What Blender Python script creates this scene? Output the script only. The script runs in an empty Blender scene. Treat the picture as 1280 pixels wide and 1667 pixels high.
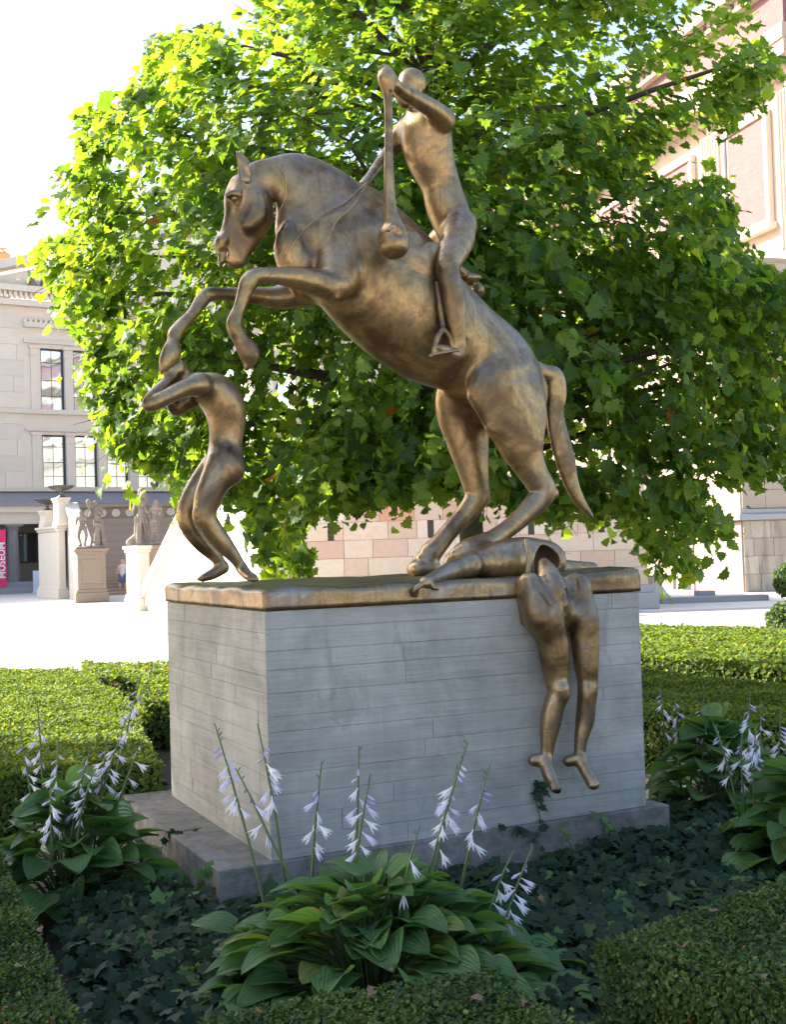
import bpy, math, random
import numpy as np
from math import radians as R
from mathutils import Vector, Matrix
random.seed(7); RNG = np.random.default_rng(11)
C = bpy.context.scene.collection
sc = bpy.context.scene

# ------------------------------------------------------------------ camera
FPX = 1968.0                       # focal length in photograph pixels (1280 x 1667)
EYE = 1.75
PITCH, ROLL = R(1.76), R(-1.8)
cd = bpy.data.cameras.new('camera'); cam = bpy.data.objects.new('camera', cd); C.objects.link(cam)
cam.location = (0, 0, EYE)
Rm = Matrix.Rotation(R(90)+PITCH, 3, 'X') @ Matrix.Rotation(ROLL, 3, 'Z')
cam.rotation_euler = Rm.to_euler()
cd.sensor_fit = 'VERTICAL'; cd.sensor_height = 24.0; cd.lens = FPX/1667*24.0
cd.clip_end = 2000; cd.clip_start = 0.05
sc.camera = cam
# ------------------------------------------------------------------ light
SUN = Vector((-0.77, 0.25, 0.57)).normalized()
el = math.asin(SUN.z); az = math.atan2(SUN.x, SUN.y)
w = bpy.data.worlds.new('World'); sc.world = w; w.use_nodes = True
nt = w.node_tree; bg = nt.nodes['Background']
sky = nt.nodes.new('ShaderNodeTexSky'); sky.sky_type = 'NISHITA'; sky.sun_disc = False
sky.sun_elevation = el; sky.sun_rotation = az
sky.air_density = 1.0; sky.dust_density = 3.5; sky.ozone_density = 1.0; sky.altitude = 50
nt.links.new(sky.outputs[0], bg.inputs[0]); bg.inputs[1].default_value = 0.15
sl = bpy.data.lights.new('sun', 'SUN'); sl.energy = 5.0; sl.angle = R(0.53); sl.color = (1.0, 0.93, 0.82)
so = bpy.data.objects.new('sun', sl); C.objects.link(so)
so.rotation_euler = (-SUN).to_track_quat('-Z', 'Y').to_euler()
sc.view_settings.view_transform = 'Standard'; sc.view_settings.look = 'None'
sc.view_settings.exposure = 1.78; sc.view_settings.gamma = 1.0; sc.view_settings.use_curve_mapping = False

# ------------------------------------------------------------------ placing helpers
Rn = np.array([[Rm[i][j] for j in range(3)] for i in range(3)])
def ray(px, py):
    return Rn @ np.array([(px-640)/FPX, -(py-833.5)/FPX, -1.0])
def at(px, py, depth):             # world point at a given distance ahead of the eye
    d = ray(px, py); return np.array([0, 0, EYE]) + d*(depth/d[1])
def atz(px, py, z):
    d = ray(px, py); return np.array([0, 0, EYE]) + d*((z-EYE)/d[2])
def project(P):                    # N x 3 world -> pixels
    q = (np.asarray(P) - np.array([0, 0, EYE])) @ Rn
    return np.stack([640 + FPX*q[:, 0]/-q[:, 2], 833.5 - FPX*q[:, 1]/-q[:, 2]], 1)
# plinth frame: u along its long side, v to its back, z up
PB = 0.30                          # top of footing
C0 = atz(442, 1402, PB)
UA = np.array([math.sin(R(64.7)), math.cos(R(64.7)), 0]); VA = np.array([-UA[1], UA[0], 0])
LU, LV = 2.17, 1.80
def loc2w(L):
    L = np.asarray(L, float); return np.array([C0[0], C0[1], 0]) + L[..., 0:1]*UA + L[..., 1:2]*VA + L[..., 2:3]*np.array([0, 0, 1.])
def onv(px, py, v):                # pixel -> plinth frame point on the upright plane v
    d = ray(px, py); o = np.array([0, 0, EYE]) - np.array([C0[0], C0[1], 0])
    t = (v - o @ VA)/(d @ VA); p = o + d*t
    return np.array([p @ UA, v, p[2]])
def depth_of(L): return float(loc2w(L)[1])

# ------------------------------------------------------------------ object helpers
def tag(o, label=None, cat=None, group=None, kind=None):
    if label: o['label'] = label
    if cat: o['category'] = cat
    if group: o['group'] = group
    if kind: o['kind'] = kind
    return o
def empty(name, loc, label, cat, group=None, rz=0):
    o = bpy.data.objects.new(name, None); C.objects.link(o); o.location = tuple(loc); o.rotation_euler = (0, 0, rz)
    o.empty_display_size = .1
    return tag(o, label, cat, group)
def wm(o):
    return o.matrix_basis if o.parent is None else wm(o.parent) @ o.matrix_parent_inverse @ o.matrix_basis
def link(name, me, parent=None, world=True):
    o = bpy.data.objects.new(name, me); C.objects.link(o)
    if parent is not None:
        o.parent = parent
        if world:
            o.matrix_parent_inverse = wm(parent).inverted()
    return o
def mesh_np(name, V, F, mat=None, smooth=False, rnd=None, nv=None):
    """V n x 3, F m x k faces (k fixed) or list"""
    me = bpy.data.meshes.new(name)
    V = np.asarray(V, np.float32)
    if isinstance(F, np.ndarray):
        k = F.shape[1]; m = F.shape[0]
        me.vertices.add(len(V)); me.vertices.foreach_set('co', V.ravel())
        me.loops.add(m*k); me.loops.foreach_set('vertex_index', F.astype(np.int32).ravel())
        me.polygons.add(m); me.polygons.foreach_set('loop_start', np.arange(0, m*k, k, dtype=np.int32))
        me.polygons.foreach_set('loop_total', np.full(m, k, np.int32))
        me.update(calc_edges=True)
    else:
        me.from_pydata([tuple(map(float, v)) for v in V], [], [tuple(f) for f in F]); me.update()
    if smooth: me.polygons.foreach_set('use_smooth', np.ones(len(me.polygons), bool))
    if rnd is not None:
        a = me.attributes.new('rnd', 'FLOAT', 'POINT'); a.data.foreach_set('value', np.asarray(rnd, np.float32))
    if mat: me.materials.append(mat)
    return me
class MB:
    def __init__(s): s.V = []; s.F = []; s.n = 0
    def add(s, V, F):
        s.V += [tuple(v) for v in V]; s.F += [tuple(i+s.n for i in f) for f in F]; s.n += len(V)
    def box(s, fr, x0, x1, y0, y1, z0, z1):
        c = [(x, y, z) for z in (z0, z1) for x, y in ((x0, y0), (x1, y0), (x1, y1), (x0, y1))]
        s.add([fr(*p) for p in c], [(0, 3, 2, 1), (4, 5, 6, 7), (0, 1, 5, 4), (1, 2, 6, 5), (2, 3, 7, 6), (3, 0, 4, 7)])
    def prism(s, fr, poly, z0, z1):       # poly in x,y ; z levels
        n = len(poly); V = [fr(x, y, z0) for x, y in poly] + [fr(x, y, z1) for x, y in poly]
        s.add(V, [tuple(range(n-1, -1, -1)), tuple(range(n, 2*n))] + [(i, (i+1) % n, n+(i+1) % n, n+i) for i in range(n)])
    def vprism(s, fr, poly, y0, y1):      # poly in x,z swept over y
        n = len(poly); V = [fr(x, y0, z) for x, z in poly] + [fr(x, y1, z) for x, z in poly]
        s.add(V, [tuple(range(n)), tuple(range(2*n-1, n-1, -1))] + [(i, n+i, n+(i+1) % n, (i+1) % n) for i in range(n)])
    def lathe(s, fr, cx, cy, prof, seg=16, flute=0, a0=0, a1=2*math.pi):
        closed = abs(a1-a0-2*math.pi) < 1e-4; m = seg if closed else seg+1
        V = []
        for r, z in prof:
            for i in range(m):
                a = a0+(a1-a0)*i/seg; rr = r - (flute if i % 2 else 0)
                V.append(fr(cx+rr*math.cos(a), cy+rr*math.sin(a), z))
        F = []
        for j in range(len(prof)-1):
            for i in range(seg):
                k = (i+1) % m; F.append((j*m+i, j*m+k, (j+1)*m+k, (j+1)*m+i))
        s.add(V, F)
        if closed: s.F.append(tuple(s.n-len(V)+(len(prof)-1)*m+i for i in range(m))); s.F.append(tuple(s.n-len(V)+i for i in range(m-1, -1, -1)))
    def tube(s, pts, rad, seg=6):
        pts = [Vector(p) for p in pts]; V = []; n = len(pts)
        if not hasattr(rad, '__len__'): rad = [rad]*n
        up = Vector((.3, .2, 1)).normalized()
        for i, p in enumerate(pts):
            t = (pts[min(i+1, n-1)]-pts[max(i-1, 0)]).normalized()
            a = t.cross(up)
            if a.length < .05: a = t.cross(Vector((1, 0, 0)))
            a.normalize(); b = t.cross(a)
            for k in range(seg):
                q = 2*math.pi*k/seg; V.append(tuple(p + (a*math.cos(q)+b*math.sin(q))*rad[i]))
        F = [(i*seg+k, i*seg+(k+1) % seg, (i+1)*seg+(k+1) % seg, (i+1)*seg+k) for i in range(n-1) for k in range(seg)]
        F += [tuple(range(seg-1, -1, -1)), tuple((n-1)*seg+k for k in range(seg))]
        s.add(V, F)
    def build(s, name, mat, parent=None, smooth=False, bevel=0):
        me = bpy.data.meshes.new(name); me.from_pydata([tuple(map(float, v)) for v in s.V], [], s.F); me.update()
        if smooth: me.polygons.foreach_set('use_smooth', np.ones(len(me.polygons), bool))
        me.materials.append(mat); o = link(name, me, parent)
        if bevel:
            b = o.modifiers.new('bevel', 'BEVEL'); b.width = bevel; b.segments = 2; b.limit_method = 'ANGLE'
        return o
W0 = lambda x, y, z: (x, y, z)
def frame(ox, oy, ex, oz=0):
    ex = Vector((ex[0], ex[1])).normalized(); ey = Vector((-ex.y, ex.x))
    return lambda x, y, z: (ox+ex.x*x+ey.x*y, oy+ex.y*x+ey.y*y, oz+z)
PF = lambda u, v, z: tuple(loc2w(np.array([u, v, z])))

# ------------------------------------------------------------------ materials
def newmat(name):
    m = bpy.data.materials.new(name); m.use_nodes = True; nt = m.node_tree
    return m, nt, nt.nodes['Principled BSDF']
def N(nt, typ, **kw):
    n = nt.nodes.new(typ)
    for k, v in kw.items():
        if k in n.inputs: n.inputs[k].default_value = v
        else: setattr(n, k, v)
    return n
def ramp(nt, fac, stops):
    r = nt.nodes.new('ShaderNodeValToRGB'); e = r.color_ramp.elements
    while len(e) > 1: e.remove(e[-1])
    e[0].position = stops[0][0]; e[0].color = (*stops[0][1], 1)
    for p, c in stops[1:]:
        x = e.new(p); x.color = (*c, 1)
    nt.links.new(fac, r.inputs[0]); return r.outputs[0]
def noise(nt, scale, detail=4, rough=.55, vec=None, dist=0):
    n = N(nt, 'ShaderNodeTexNoise', Scale=scale, Detail=detail, Roughness=rough, Distortion=dist)
    if vec is not None: nt.links.new(vec, n.inputs['Vector'])
    return n.outputs['Fac']
def coords(nt, scale=(1, 1, 1), kind='Object', rot=(0, 0, 0)):
    t = nt.nodes.new('ShaderNodeTexCoord'); m = nt.nodes.new('ShaderNodeMapping'); m.inputs['Scale'].default_value = scale
    m.inputs['Rotation'].default_value = rot
    nt.links.new(t.outputs[kind], m.inputs[0]); return m.outputs[0]
def wpos(nt, scale=(1, 1, 1)):
    t = nt.nodes.new('ShaderNodeNewGeometry'); m = nt.nodes.new('ShaderNodeMapping'); m.inputs['Scale'].default_value = scale
    nt.links.new(t.outputs['Position'], m.inputs[0]); return m.outputs[0]
def mixc(nt, fac, a, b, typ='MIX'):
    m = nt.nodes.new('ShaderNodeMix'); m.data_type = 'RGBA'; m.blend_type = typ
    for s, v in ((0, fac), (6, a), (7, b)):
        if isinstance(v, (int, float)): m.inputs[s].default_value = v
        elif isinstance(v, tuple): m.inputs[s].default_value = (*v, 1)
        else: nt.links.new(v, m.inputs[s])
    return m.outputs[2]
def bump(nt, b, h, strength=.3, dist=.01, prev=None):
    n = N(nt, 'ShaderNodeBump', Strength=strength, Distance=dist); nt.links.new(h, n.inputs['Height'])
    if prev is not None: nt.links.new(prev, n.inputs['Normal'])
    nt.links.new(n.outputs[0], b.inputs['Normal']); return n.outputs[0]
def maprange(nt, v, a, b, c=0., d=1.):
    n = nt.nodes.new('ShaderNodeMapRange'); nt.links.new(v, n.inputs[0])
    for i, x in zip((1, 2, 3, 4), (a, b, c, d)): n.inputs[i].default_value = x
    return n.outputs[0]

def mat_bronze(name, tint=(1, 1, 1), green=0.0):
    m, nt, b = newmat(name)
    p = wpos(nt); big = noise(nt, 3.2, 5, .6, p, .6); fine = noise(nt, 38, 5, .6, p)
    streak = noise(nt, 1, 4, .6, wpos(nt, (34, 34, 2.2)), .3)
    col = ramp(nt, big, [(.30, (.075*tint[0], .045*tint[1], .024*tint[2])), (.43, (.17*tint[0], .108*tint[1], .052*tint[2])),
                         (.54, (.38*tint[0], .25*tint[1], .11*tint[2])), (.63, (.23*tint[0], .162*tint[1], .10*tint[2])), (.74, (.33*tint[0], .27*tint[1], .22*tint[2]))])
    # grey-lilac sky reflection painted onto up-facing metal; greenish patina on the slab
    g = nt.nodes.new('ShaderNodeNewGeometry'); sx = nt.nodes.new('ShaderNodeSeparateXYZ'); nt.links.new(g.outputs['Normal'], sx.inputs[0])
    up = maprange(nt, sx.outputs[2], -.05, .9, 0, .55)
    n2 = noise(nt, 7, 4, .6, p, .4); sheen_film = nt.nodes.new('ShaderNodeMath'); sheen_film.operation = 'MULTIPLY'
    nt.links.new(up, sheen_film.inputs[0]); nt.links.new(maprange(nt, n2, .35, .6), sheen_film.inputs[1])
    col = mixc(nt, sheen_film.outputs[0], col, (.50, .46, .44) if not green else (.22, .27, .24))
    col = mixc(nt, maprange(nt, streak, .56, .70, 0, .42), col, (.06, .04, .032))
    col = mixc(nt, maprange(nt, fine, .3, .7, 0, .35), col, (.13, .085, .05))
    nt.links.new(col, b.inputs['Base Color'])
    b.inputs['Metallic'].default_value = .8
    nt.links.new(maprange(nt, fine, .3, .7, .30, .46), b.inputs['Roughness'])
    h = nt.nodes.new('ShaderNodeMath'); h.operation = 'ADD'; nt.links.new(noise(nt, 90, 3, .6, p), h.inputs[0]); nt.links.new(noise(nt, 14, 3, .5, p), h.inputs[1])
    bump(nt, b, h.outputs[0], .22, .006)
    return m
def mat_concrete(name, base=(.32, .33, .335), stain=(.17, .17, .165), grain=True, per_obj=True, moss=0.0):
    m, nt, b = newmat(name)
    p = wpos(nt); big = noise(nt, 2.2, 6, .65, p, .5); fine = noise(nt, 60, 5, .7, p)
    wd = noise(nt, 1, 5, .6, wpos(nt, (3.5, 3.5, 90)), .5)
    col = mixc(nt, maprange(nt, big, .38, .68), base, stain)
    col = mixc(nt, maprange(nt, big, .3, .75, 0, .0) if False else .82, stain, col)
    col = mixc(nt, maprange(nt, wd, .35, .7, 0, .28), col, tuple(min(1, c*1.35) for c in base))
    col = mixc(nt, maprange(nt, fine, .58, .78, 0, .5), col, tuple(c*.45 for c in base))
    pits = N(nt, 'ShaderNodeTexVoronoi', Scale=55); nt.links.new(p, pits.inputs['Vector'])
    drips = noise(nt, 1, 4, .6, wpos(nt, (9, 9, .7)), .2)
    dk = noise(nt, 1, 6, .7, wpos(nt, (5, 5, 2.5)), .8); col = mixc(nt, maprange(nt, dk, .56, .72, 0, .7), col, tuple(c*.42 for c in base))
    hl_ = noise(nt, 1, 3, .5, wpos(nt, (1.2, 1.2, 26)), .3); col = mixc(nt, maprange(nt, hl_, .52, .62, 0, .25), col, tuple(c*.6 for c in base))
    col = mixc(nt, maprange(nt, drips, .50, .70, 0, .5), col, tuple(c*.62 for c in base))
    if per_obj:
        oi = nt.nodes.new('ShaderNodeObjectInfo')
        col = mixc(nt, maprange(nt, oi.outputs['Random'], 0, 1, 0, .30), col, tuple(c*.62 for c in base))
    if moss:
        mo = noise(nt, 11, 5, .7, p, .3); col = mixc(nt, maprange(nt, mo, .42, .68, 0, moss), col, (.055, .065, .035))
    pm = maprange(nt, pits.outputs['Distance'], .05, .16, 1, 0)
    sel = nt.nodes.new('ShaderNodeMath'); sel.operation = 'MULTIPLY'; nt.links.new(pm, sel.inputs[0])
    nt.links.new(maprange(nt, noise(nt, 9, 2, .5, p), .52, .6), sel.inputs[1])
    col = mixc(nt, sel.outputs[0], col, tuple(c*.25 for c in base))
    nt.links.new(col, b.inputs['Base Color']); b.inputs['Roughness'].default_value = .9
    n1 = bump(nt, b, fine, .35, .006)
    if grain: n1 = bump(nt, b, wd, .5, .006, n1)
    return m
def mat_stone(name, cols, rough=.85, scale=6, vein=.3, bstr=.3, streaks=0.0):
    """cols: ramp over the object's own random number"""
    m, nt, b = newmat(name)
    oi = nt.nodes.new('ShaderNodeObjectInfo'); p = wpos(nt)
    k = len(cols); c = ramp(nt, oi.outputs['Random'], [(i/(k-1) if k > 1 else 0, q) for i, q in enumerate(cols)])
    n = noise(nt, scale, 6, .65, p, .8); c2 = mixc(nt, maprange(nt, n, .35, .7, 0, vein), c, (.30, .22, .16))
    v = noise(nt, 1, 4, .6, wpos(nt, (1.5, 1.5, 14)), 1.2); c2 = mixc(nt, maprange(nt, v, .5, .7, 0, vein), c2, (.50, .36, .26))
    if streaks:
        s = noise(nt, 1, 5, .65, wpos(nt, (2.6, 2.6, .5)), .5); c2 = mixc(nt, maprange(nt, s, .45, .68, 0, streaks), c2, (.07, .06, .055))
    nt.links.new(c2, b.inputs['Base Color']); b.inputs['Roughness'].default_value = rough
    bump(nt, b, noise(nt, scale*6, 5, .7, p), bstr, .02); return m
def mat_plain(name, col, rough=.6, metal=0, var=.25, scale=20, bstr=.15, spec=.5):
    m, nt, b = newmat(name); n = noise(nt, scale, 4, .6, coords(nt))
    nt.links.new(mixc(nt, maprange(nt, n, .3, .7, 0, var), col, tuple(c*.5 for c in col)), b.inputs['Base Color'])
    b.inputs['Roughness'].default_value = rough; b.inputs['Metallic'].default_value = metal; b.inputs['Specular IOR Level'].default_value = spec
    bump(nt, b, n, bstr, .01); return m
def mat_leaf(name, stops, trans, tfac=.4, rough=.45, vein=0, edge=None, spec=.4):
    """stops: colours over the leaf's own random number"""
    m, nt, b = newmat(name); out = nt.nodes['Material Output']
    a = nt.nodes.new('ShaderNodeAttribute'); a.attribute_name = 'rnd'
    col = ramp(nt, a.outputs['Fac'], stops)
    n = noise(nt, 30, 3, .6, wpos(nt)); col = mixc(nt, maprange(nt, n, .3, .7, 0, .3), col, mixc(nt, 1., col, (.5, .5, .45), 'MULTIPLY'))
    if vein:
        uv = nt.nodes.new('ShaderNodeUVMap'); sp = nt.nodes.new('ShaderNodeSeparateXYZ'); nt.links.new(uv.outputs[0], sp.inputs[0])
        f = nt.nodes.new('ShaderNodeMath'); f.operation = 'PINGPONG'; f.inputs[1].default_value = 1/(2*vein); nt.links.new(sp.outputs[0], f.inputs[0])
        vv = maprange(nt, f.outputs[0], 0, 1/(2*vein), 1, 0)
        vs = nt.nodes.new('ShaderNodeMath'); vs.operation = 'POWER'; vs.inputs[1].default_value = 3; nt.links.new(vv, vs.inputs[0])
        col = mixc(nt, maprange(nt, vs.outputs[0], 0, 1, 0, .35), col, mixc(nt, 1., col, (.5, .55, .5), 'MULTIPLY'))
        bump(nt, b, vs.outputs[0], .6, -.004)
        if edge:
            e = nt.nodes.new('ShaderNodeMath'); e.operation = 'ADD'; nt.links.new(maprange(nt, sp.outputs[1], .86, 1.0), e.inputs[0])
            nt.links.new(maprange(nt, noise(nt, 14, 4, .6, wpos(nt)), .3, .7, -2.6, .25), e.inputs[1])
            q = nt.nodes.new('ShaderNodeMath'); q.operation = 'MAXIMUM'; q.inputs[1].default_value = 0; nt.links.new(e.outputs[0], q.inputs[0])
            col = mixc(nt, maprange(nt, q.outputs[0], .1, .5), col, edge)
    nt.links.new(col, b.inputs['Base Color']); b.inputs['Roughness'].default_value = rough; b.inputs['Specular IOR Level'].default_value = spec
    t = nt.nodes.new('ShaderNodeBsdfTranslucent'); nt.links.new(mixc(nt, 1., col, trans, 'MULTIPLY'), t.inputs[0])
    mx = nt.nodes.new('ShaderNodeMixShader'); mx.inputs[0].default_value = tfac
    nt.links.new(b.outputs[0], mx.inputs[1]); nt.links.new(t.outputs[0], mx.inputs[2]); nt.links.new(mx.outputs[0], out.inputs[0])
    return m

M = {}
M['bronze'] = mat_bronze('bronze')
M['bronze_slab'] = mat_bronze('bronze_slab_patina', (.95, .95, 1.0), green=1)
M['concrete'] = mat_concrete('board_marked_concrete', (.44, .415, .375), (.20, .19, .17))
M['joint'] = mat_concrete('concrete_joint', (.29, .28, .26), (.14, .135, .12), per_obj=False)
M['footing'] = mat_concrete('footing_stone', (.25, .225, .215), (.13, .115, .105), grain=False, per_obj=False, moss=.75)
M['planeleaf'] = mat_leaf('plane_leaf', [(0, (.042, .10, .030)), (.4, (.080, .165, .036)), (.75, (.14, .23, .045)), (.965, (.22, .28, .05)), (.98, (.32, .12, .02)), (1, (.26, .09, .02))], (3.5, 2.8, .6), .56, .48, spec=.35)
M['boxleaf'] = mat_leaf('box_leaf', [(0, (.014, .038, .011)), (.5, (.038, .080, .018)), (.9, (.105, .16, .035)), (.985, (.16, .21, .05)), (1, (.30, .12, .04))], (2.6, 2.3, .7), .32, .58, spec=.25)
M['boxleaf_sunlit'] = mat_leaf('box_leaf_painted_sun', [(0, (.045, .085, .018)), (.5, (.10, .16, .03)), (.9, (.19, .25, .05)), (.985, (.24, .29, .07)), (1, (.34, .14, .04))], (2.6, 2.3, .7), .34, .6, spec=.2)  # lighter, yellower copy of the box leaf: sunlight on far hedges painted in
M['ivyleaf'] = mat_leaf('ivy_leaf', [(0, (.012, .030, .016)), (.6, (.022, .048, .022)), (.86, (.035, .07, .028)), (.9, (.07, .14, .04)), (1, (.10, .19, .05))], (1.8, 2.0, .9), .2, .5, spec=.18)
M['hostaleaf'] = mat_leaf('hosta_leaf', [(0, (.065, .145, .045)), (.5, (.10, .20, .06)), (.85, (.14, .25, .07)), (.95, (.15, .21, .05)), (1, (.24, .24, .06))], (2.0, 2.2, .8), .3, .40, vein=9, edge=(.22, .15, .06))
M['drieddark'] = mat_plain('withered_leaf', (.16, .09, .055), .8, var=.5, scale=40)
M['petal'] = mat_leaf('hosta_petal', [(0, (.70, .67, .84)), (.5, (.84, .82, .89)), (1, (.89, .88, .89))], (1.1, 1.05, 1.1), .4, .5)
M['bud'] = mat_leaf('hosta_bud', [(0, (.50, .42, .70)), (.5, (.66, .61, .80)), (1, (.12, .22, .06))], (1.1, 1.0, 1.1), .3, .5)
M['stalk'] = mat_plain('hosta_stalk', (.085, .13, .04), .5, var=.4)
M['twig'] = mat_plain('ivy_stem', (.09, .065, .045), .8)
M['bark'] = mat_plain('plane_bark', (.115, .105, .06), .85, var=.8, scale=6, bstr=.5)
M['branch'] = mat_plain('branch_bark', (.07, .055, .042), .85, var=.5, scale=12)
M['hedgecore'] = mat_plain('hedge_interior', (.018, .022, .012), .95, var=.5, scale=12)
M['soil'] = mat_plain('garden_soil', (.045, .035, .028), .95, var=.6, scale=8, bstr=.6)
M['plaza'] = mat_plain('plaza_gravel', (.56, .54, .50), .9, var=.12, scale=3)
M['paving'] = mat_plain('granite_paving', (.33, .325, .32), .85, var=.25, scale=14)
M['grass'] = mat_plain('grass_ground', (.06, .10, .03), .9, var=.5, scale=10)
M['sand'] = mat_stone('sandstone_block', [(.50, .34, .24), (.62, .49, .37), (.58, .40, .30), (.66, .55, .43), (.52, .33, .245), (.64, .50, .38), (.60, .43, .32), (.68, .60, .50), (.50, .31, .22), (.62, .46, .34)], vein=.22)
M['sandred'] = mat_stone('red_sandstone_block', [(.56, .24, .12), (.54, .27, .18)], vein=.15)
M['sandjoint'] = mat_plain('lime_mortar', (.40, .32, .26), .9)
M['oldstone'] = mat_stone('weathered_sandstone', [(.50, .42, .33), (.42, .34, .26), (.54, .46, .36), (.38, .30, .24)], vein=.3, streaks=.55)
M['greystone'] = mat_stone('grey_base_stone', [(.30, .30, .31), (.34, .33, .33)], vein=.1)
M['templestone'] = mat_stone('temple_sandstone', [(.40, .30, .225), (.43, .335, .25)], vein=.25, scale=3)
M['palestone'] = mat_stone('pale_limestone', [(.60, .55, .47), (.63, .57, .48), (.57, .52, .45), (.64, .59, .50)], vein=.12, scale=1.2)
M['stairstone'] = mat_stone('stair_sandstone', [(.27, .21, .15), (.25, .19, .135)], vein=.2, scale=3)
M['stepstone'] = mat_stone('step_stone', [(.34, .28, .23), (.38, .32, .27)], vein=.2, scale=3)
M['statuestone'] = mat_stone('weathered_statue_stone', [(.17, .15, .125)], vein=.5, scale=8, streaks=.5)
M['pinkpanel'] = mat_stone('pink_marble_panel', [(.17, .078, .078), (.18, .085, .083)], vein=.1, scale=2)  # pink set darker: the shade on the panels is painted into the stone
M['roofmetal'] = mat_plain('roof_metal', (.22, .21, .24), .5, var=.15)
M['darkframe'] = mat_plain('window_frame_metal', (.05, .04, .045), .5)
M['colgrey'] = mat_plain('grey_column_stone', (.24, .22, .22), .8, var=.5, scale=6)
M['urnmetal'] = mat_plain('dark_bronze_urn', (.12, .12, .11), .5, .4)
M['bannerpink'] = mat_plain('banner_cloth', (.74, .03, .14), .7, var=.05)
M['white'] = mat_plain('white_paint', (.8, .8, .8), .6, var=.04)
M['signwhite'] = mat_plain('white_sign_panel', (.62, .66, .78), .6, var=.03)
M['crane'] = mat_plain('crane_paint', (.62, .30, .10), .6)
M['room'] = mat_plain('dark_room', (.05, .045, .04), .9)
M['skin'] = mat_plain('skin', (.55, .34, .25), .6, var=.1); M['hair'] = mat_plain('fair_hair', (.42, .28, .14), .7); M['shirt'] = mat_plain('pale_top', (.7, .66, .62), .8); M['shorts'] = mat_plain('blue_shorts', (.10, .16, .26), .8)
def mat_glass():
    m, nt, b = newmat('window_glass'); b.inputs['Base Color'].default_value = (.45, .62, .76, 1); b.inputs['Roughness'].default_value = .04
    b.inputs['Metallic'].default_value = .9; bump(nt, b, noise(nt, .5, 2, .5, wpos(nt)), .25, .05); return m
M['glass'] = mat_glass()

# ------------------------------------------------------------------ distance-field sculpting
def smin(a, b, k):
    h = np.maximum(k-np.abs(a-b), 0)/k; return np.minimum(a, b) - h*h*k*.25
def spline(st, sub):
    st = np.array(st, float)
    if len(st) < 3 or sub <= 1: return st
    P = np.vstack([2*st[0]-st[1], st, 2*st[-1]-st[-2]]); out = []
    for i in range(1, len(P)-2):
        for j in range(sub):
            t = j/sub; a, b, c, d = P[i-1], P[i], P[i+1], P[i+2]
            out.append(.5*((2*b)+(-a+c)*t+(2*a-5*b+4*c-d)*t*t+(-a+3*b-3*c+d)*t**3))
    out.append(st[-1]); o = np.array(out); o[:, 3] = np.maximum(o[:, 3], .002); o[:, 4] = np.clip(o[:, 4], .15, 3); return o
class Sculpt:
    """chains of tapering rounded segments, blended, then meshed. station = (x, y, z, radius, lateral ratio along y)"""
    def __init__(s, h): s.h = h; s.ch = []
    def add(s, st, k=.03, sub=4, op='+'): s.ch.append((spline(st, sub), k, op)); return s
    def px(s, st, k=.03, sub=4, op='+'):       # station = (px, py, radius px, v[, ratio])
        L = []
        for q in st:
            a = onv(q[0], q[1], q[3]); d = depth_of(a); L.append((*a, q[2]*d/FPX, q[4] if len(q) > 4 else 1.))
        return s.add(L, k, sub, op)
    def field(s):
        A = np.vstack([c[0] for c in s.ch if c[2] == '+']); rr = A[:, 3]*np.maximum(1, A[:, 4])
        lo = (A[:, :3]-rr[:, None]).min(0)-4*s.h; hi = (A[:, :3]+rr[:, None]).max(0)+4*s.h
        n = np.ceil((hi-lo)/s.h).astype(int)+1
        G = np.full(n, 1.0, np.float32); ax = [lo[i]+s.h*np.arange(n[i]) for i in range(3)]
        for S, k, op in s.ch:
            r2 = S[:, 3]*np.maximum(1, S[:, 4]); pad = k+3*s.h
            l = np.maximum(((S[:, :3]-r2[:, None]).min(0)-pad-lo)/s.h, 0).astype(int); u = np.minimum(((S[:, :3]+r2[:, None]).max(0)+pad-lo)/s.h+2, n).astype(int)
            if (u-l).min() <= 0: continue
            T = np.full(u-l, 1.0, np.float32)
            for a, b in (zip(S[:-1], S[1:]) if len(S) > 1 else [(S[0], S[0])]):
                wl = (a[4]+b[4])/2; rm = max(a[3], b[3]); e = rm+pad; ev = rm*max(1, wl)+pad
                mn = np.minimum(a[:3], b[:3])-[e, ev, e]; mx = np.maximum(a[:3], b[:3])+[e, ev, e]
                i0 = np.maximum(((mn-lo)/s.h).astype(int), l); i1 = np.minimum(((mx-lo)/s.h).astype(int)+2, u)
                if (i1-i0).min() <= 0: continue
                X = ax[0][i0[0]:i1[0], None, None]-a[0]; Y = (ax[1][None, i0[1]:i1[1], None]-a[1])/wl; Z = ax[2][None, None, i0[2]:i1[2]]-a[2]
                bx, by, bz = b[0]-a[0], (b[1]-a[1])/wl, b[2]-a[2]; L2 = bx*bx+by*by+bz*bz
                t = np.clip((X*bx+Y*by+Z*bz)/L2, 0, 1) if L2 > 1e-9 else 0.
                wt = a[4]+(b[4]-a[4])*t
                d = np.sqrt((X-t*bx)**2+((Y-t*by)*(wl/wt))**2+(Z-t*bz)**2) - (a[3]+(b[3]-a[3])*t)
                d = d*(.5+.5*np.minimum(wt, 1))
                sl_ = tuple(slice(i0[i]-l[i], i1[i]-l[i]) for i in range(3)); T[sl_] = np.minimum(T[sl_], d)
            sl_ = tuple(slice(l[i], u[i]) for i in range(3))
            G[sl_] = smin(G[sl_], T, k) if op == '+' else -smin(-G[sl_], T, k)
        return G, lo
    def mesh(s, name, mat, xf=loc2w, clip=None):
        G, lo = s.field()
        if clip is not None: G = clip(G, lo, s.h)
        V, F = nets(G); V = lo+V*s.h
        return mesh_np(name, xf(V), F, mat, smooth=True)
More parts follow.
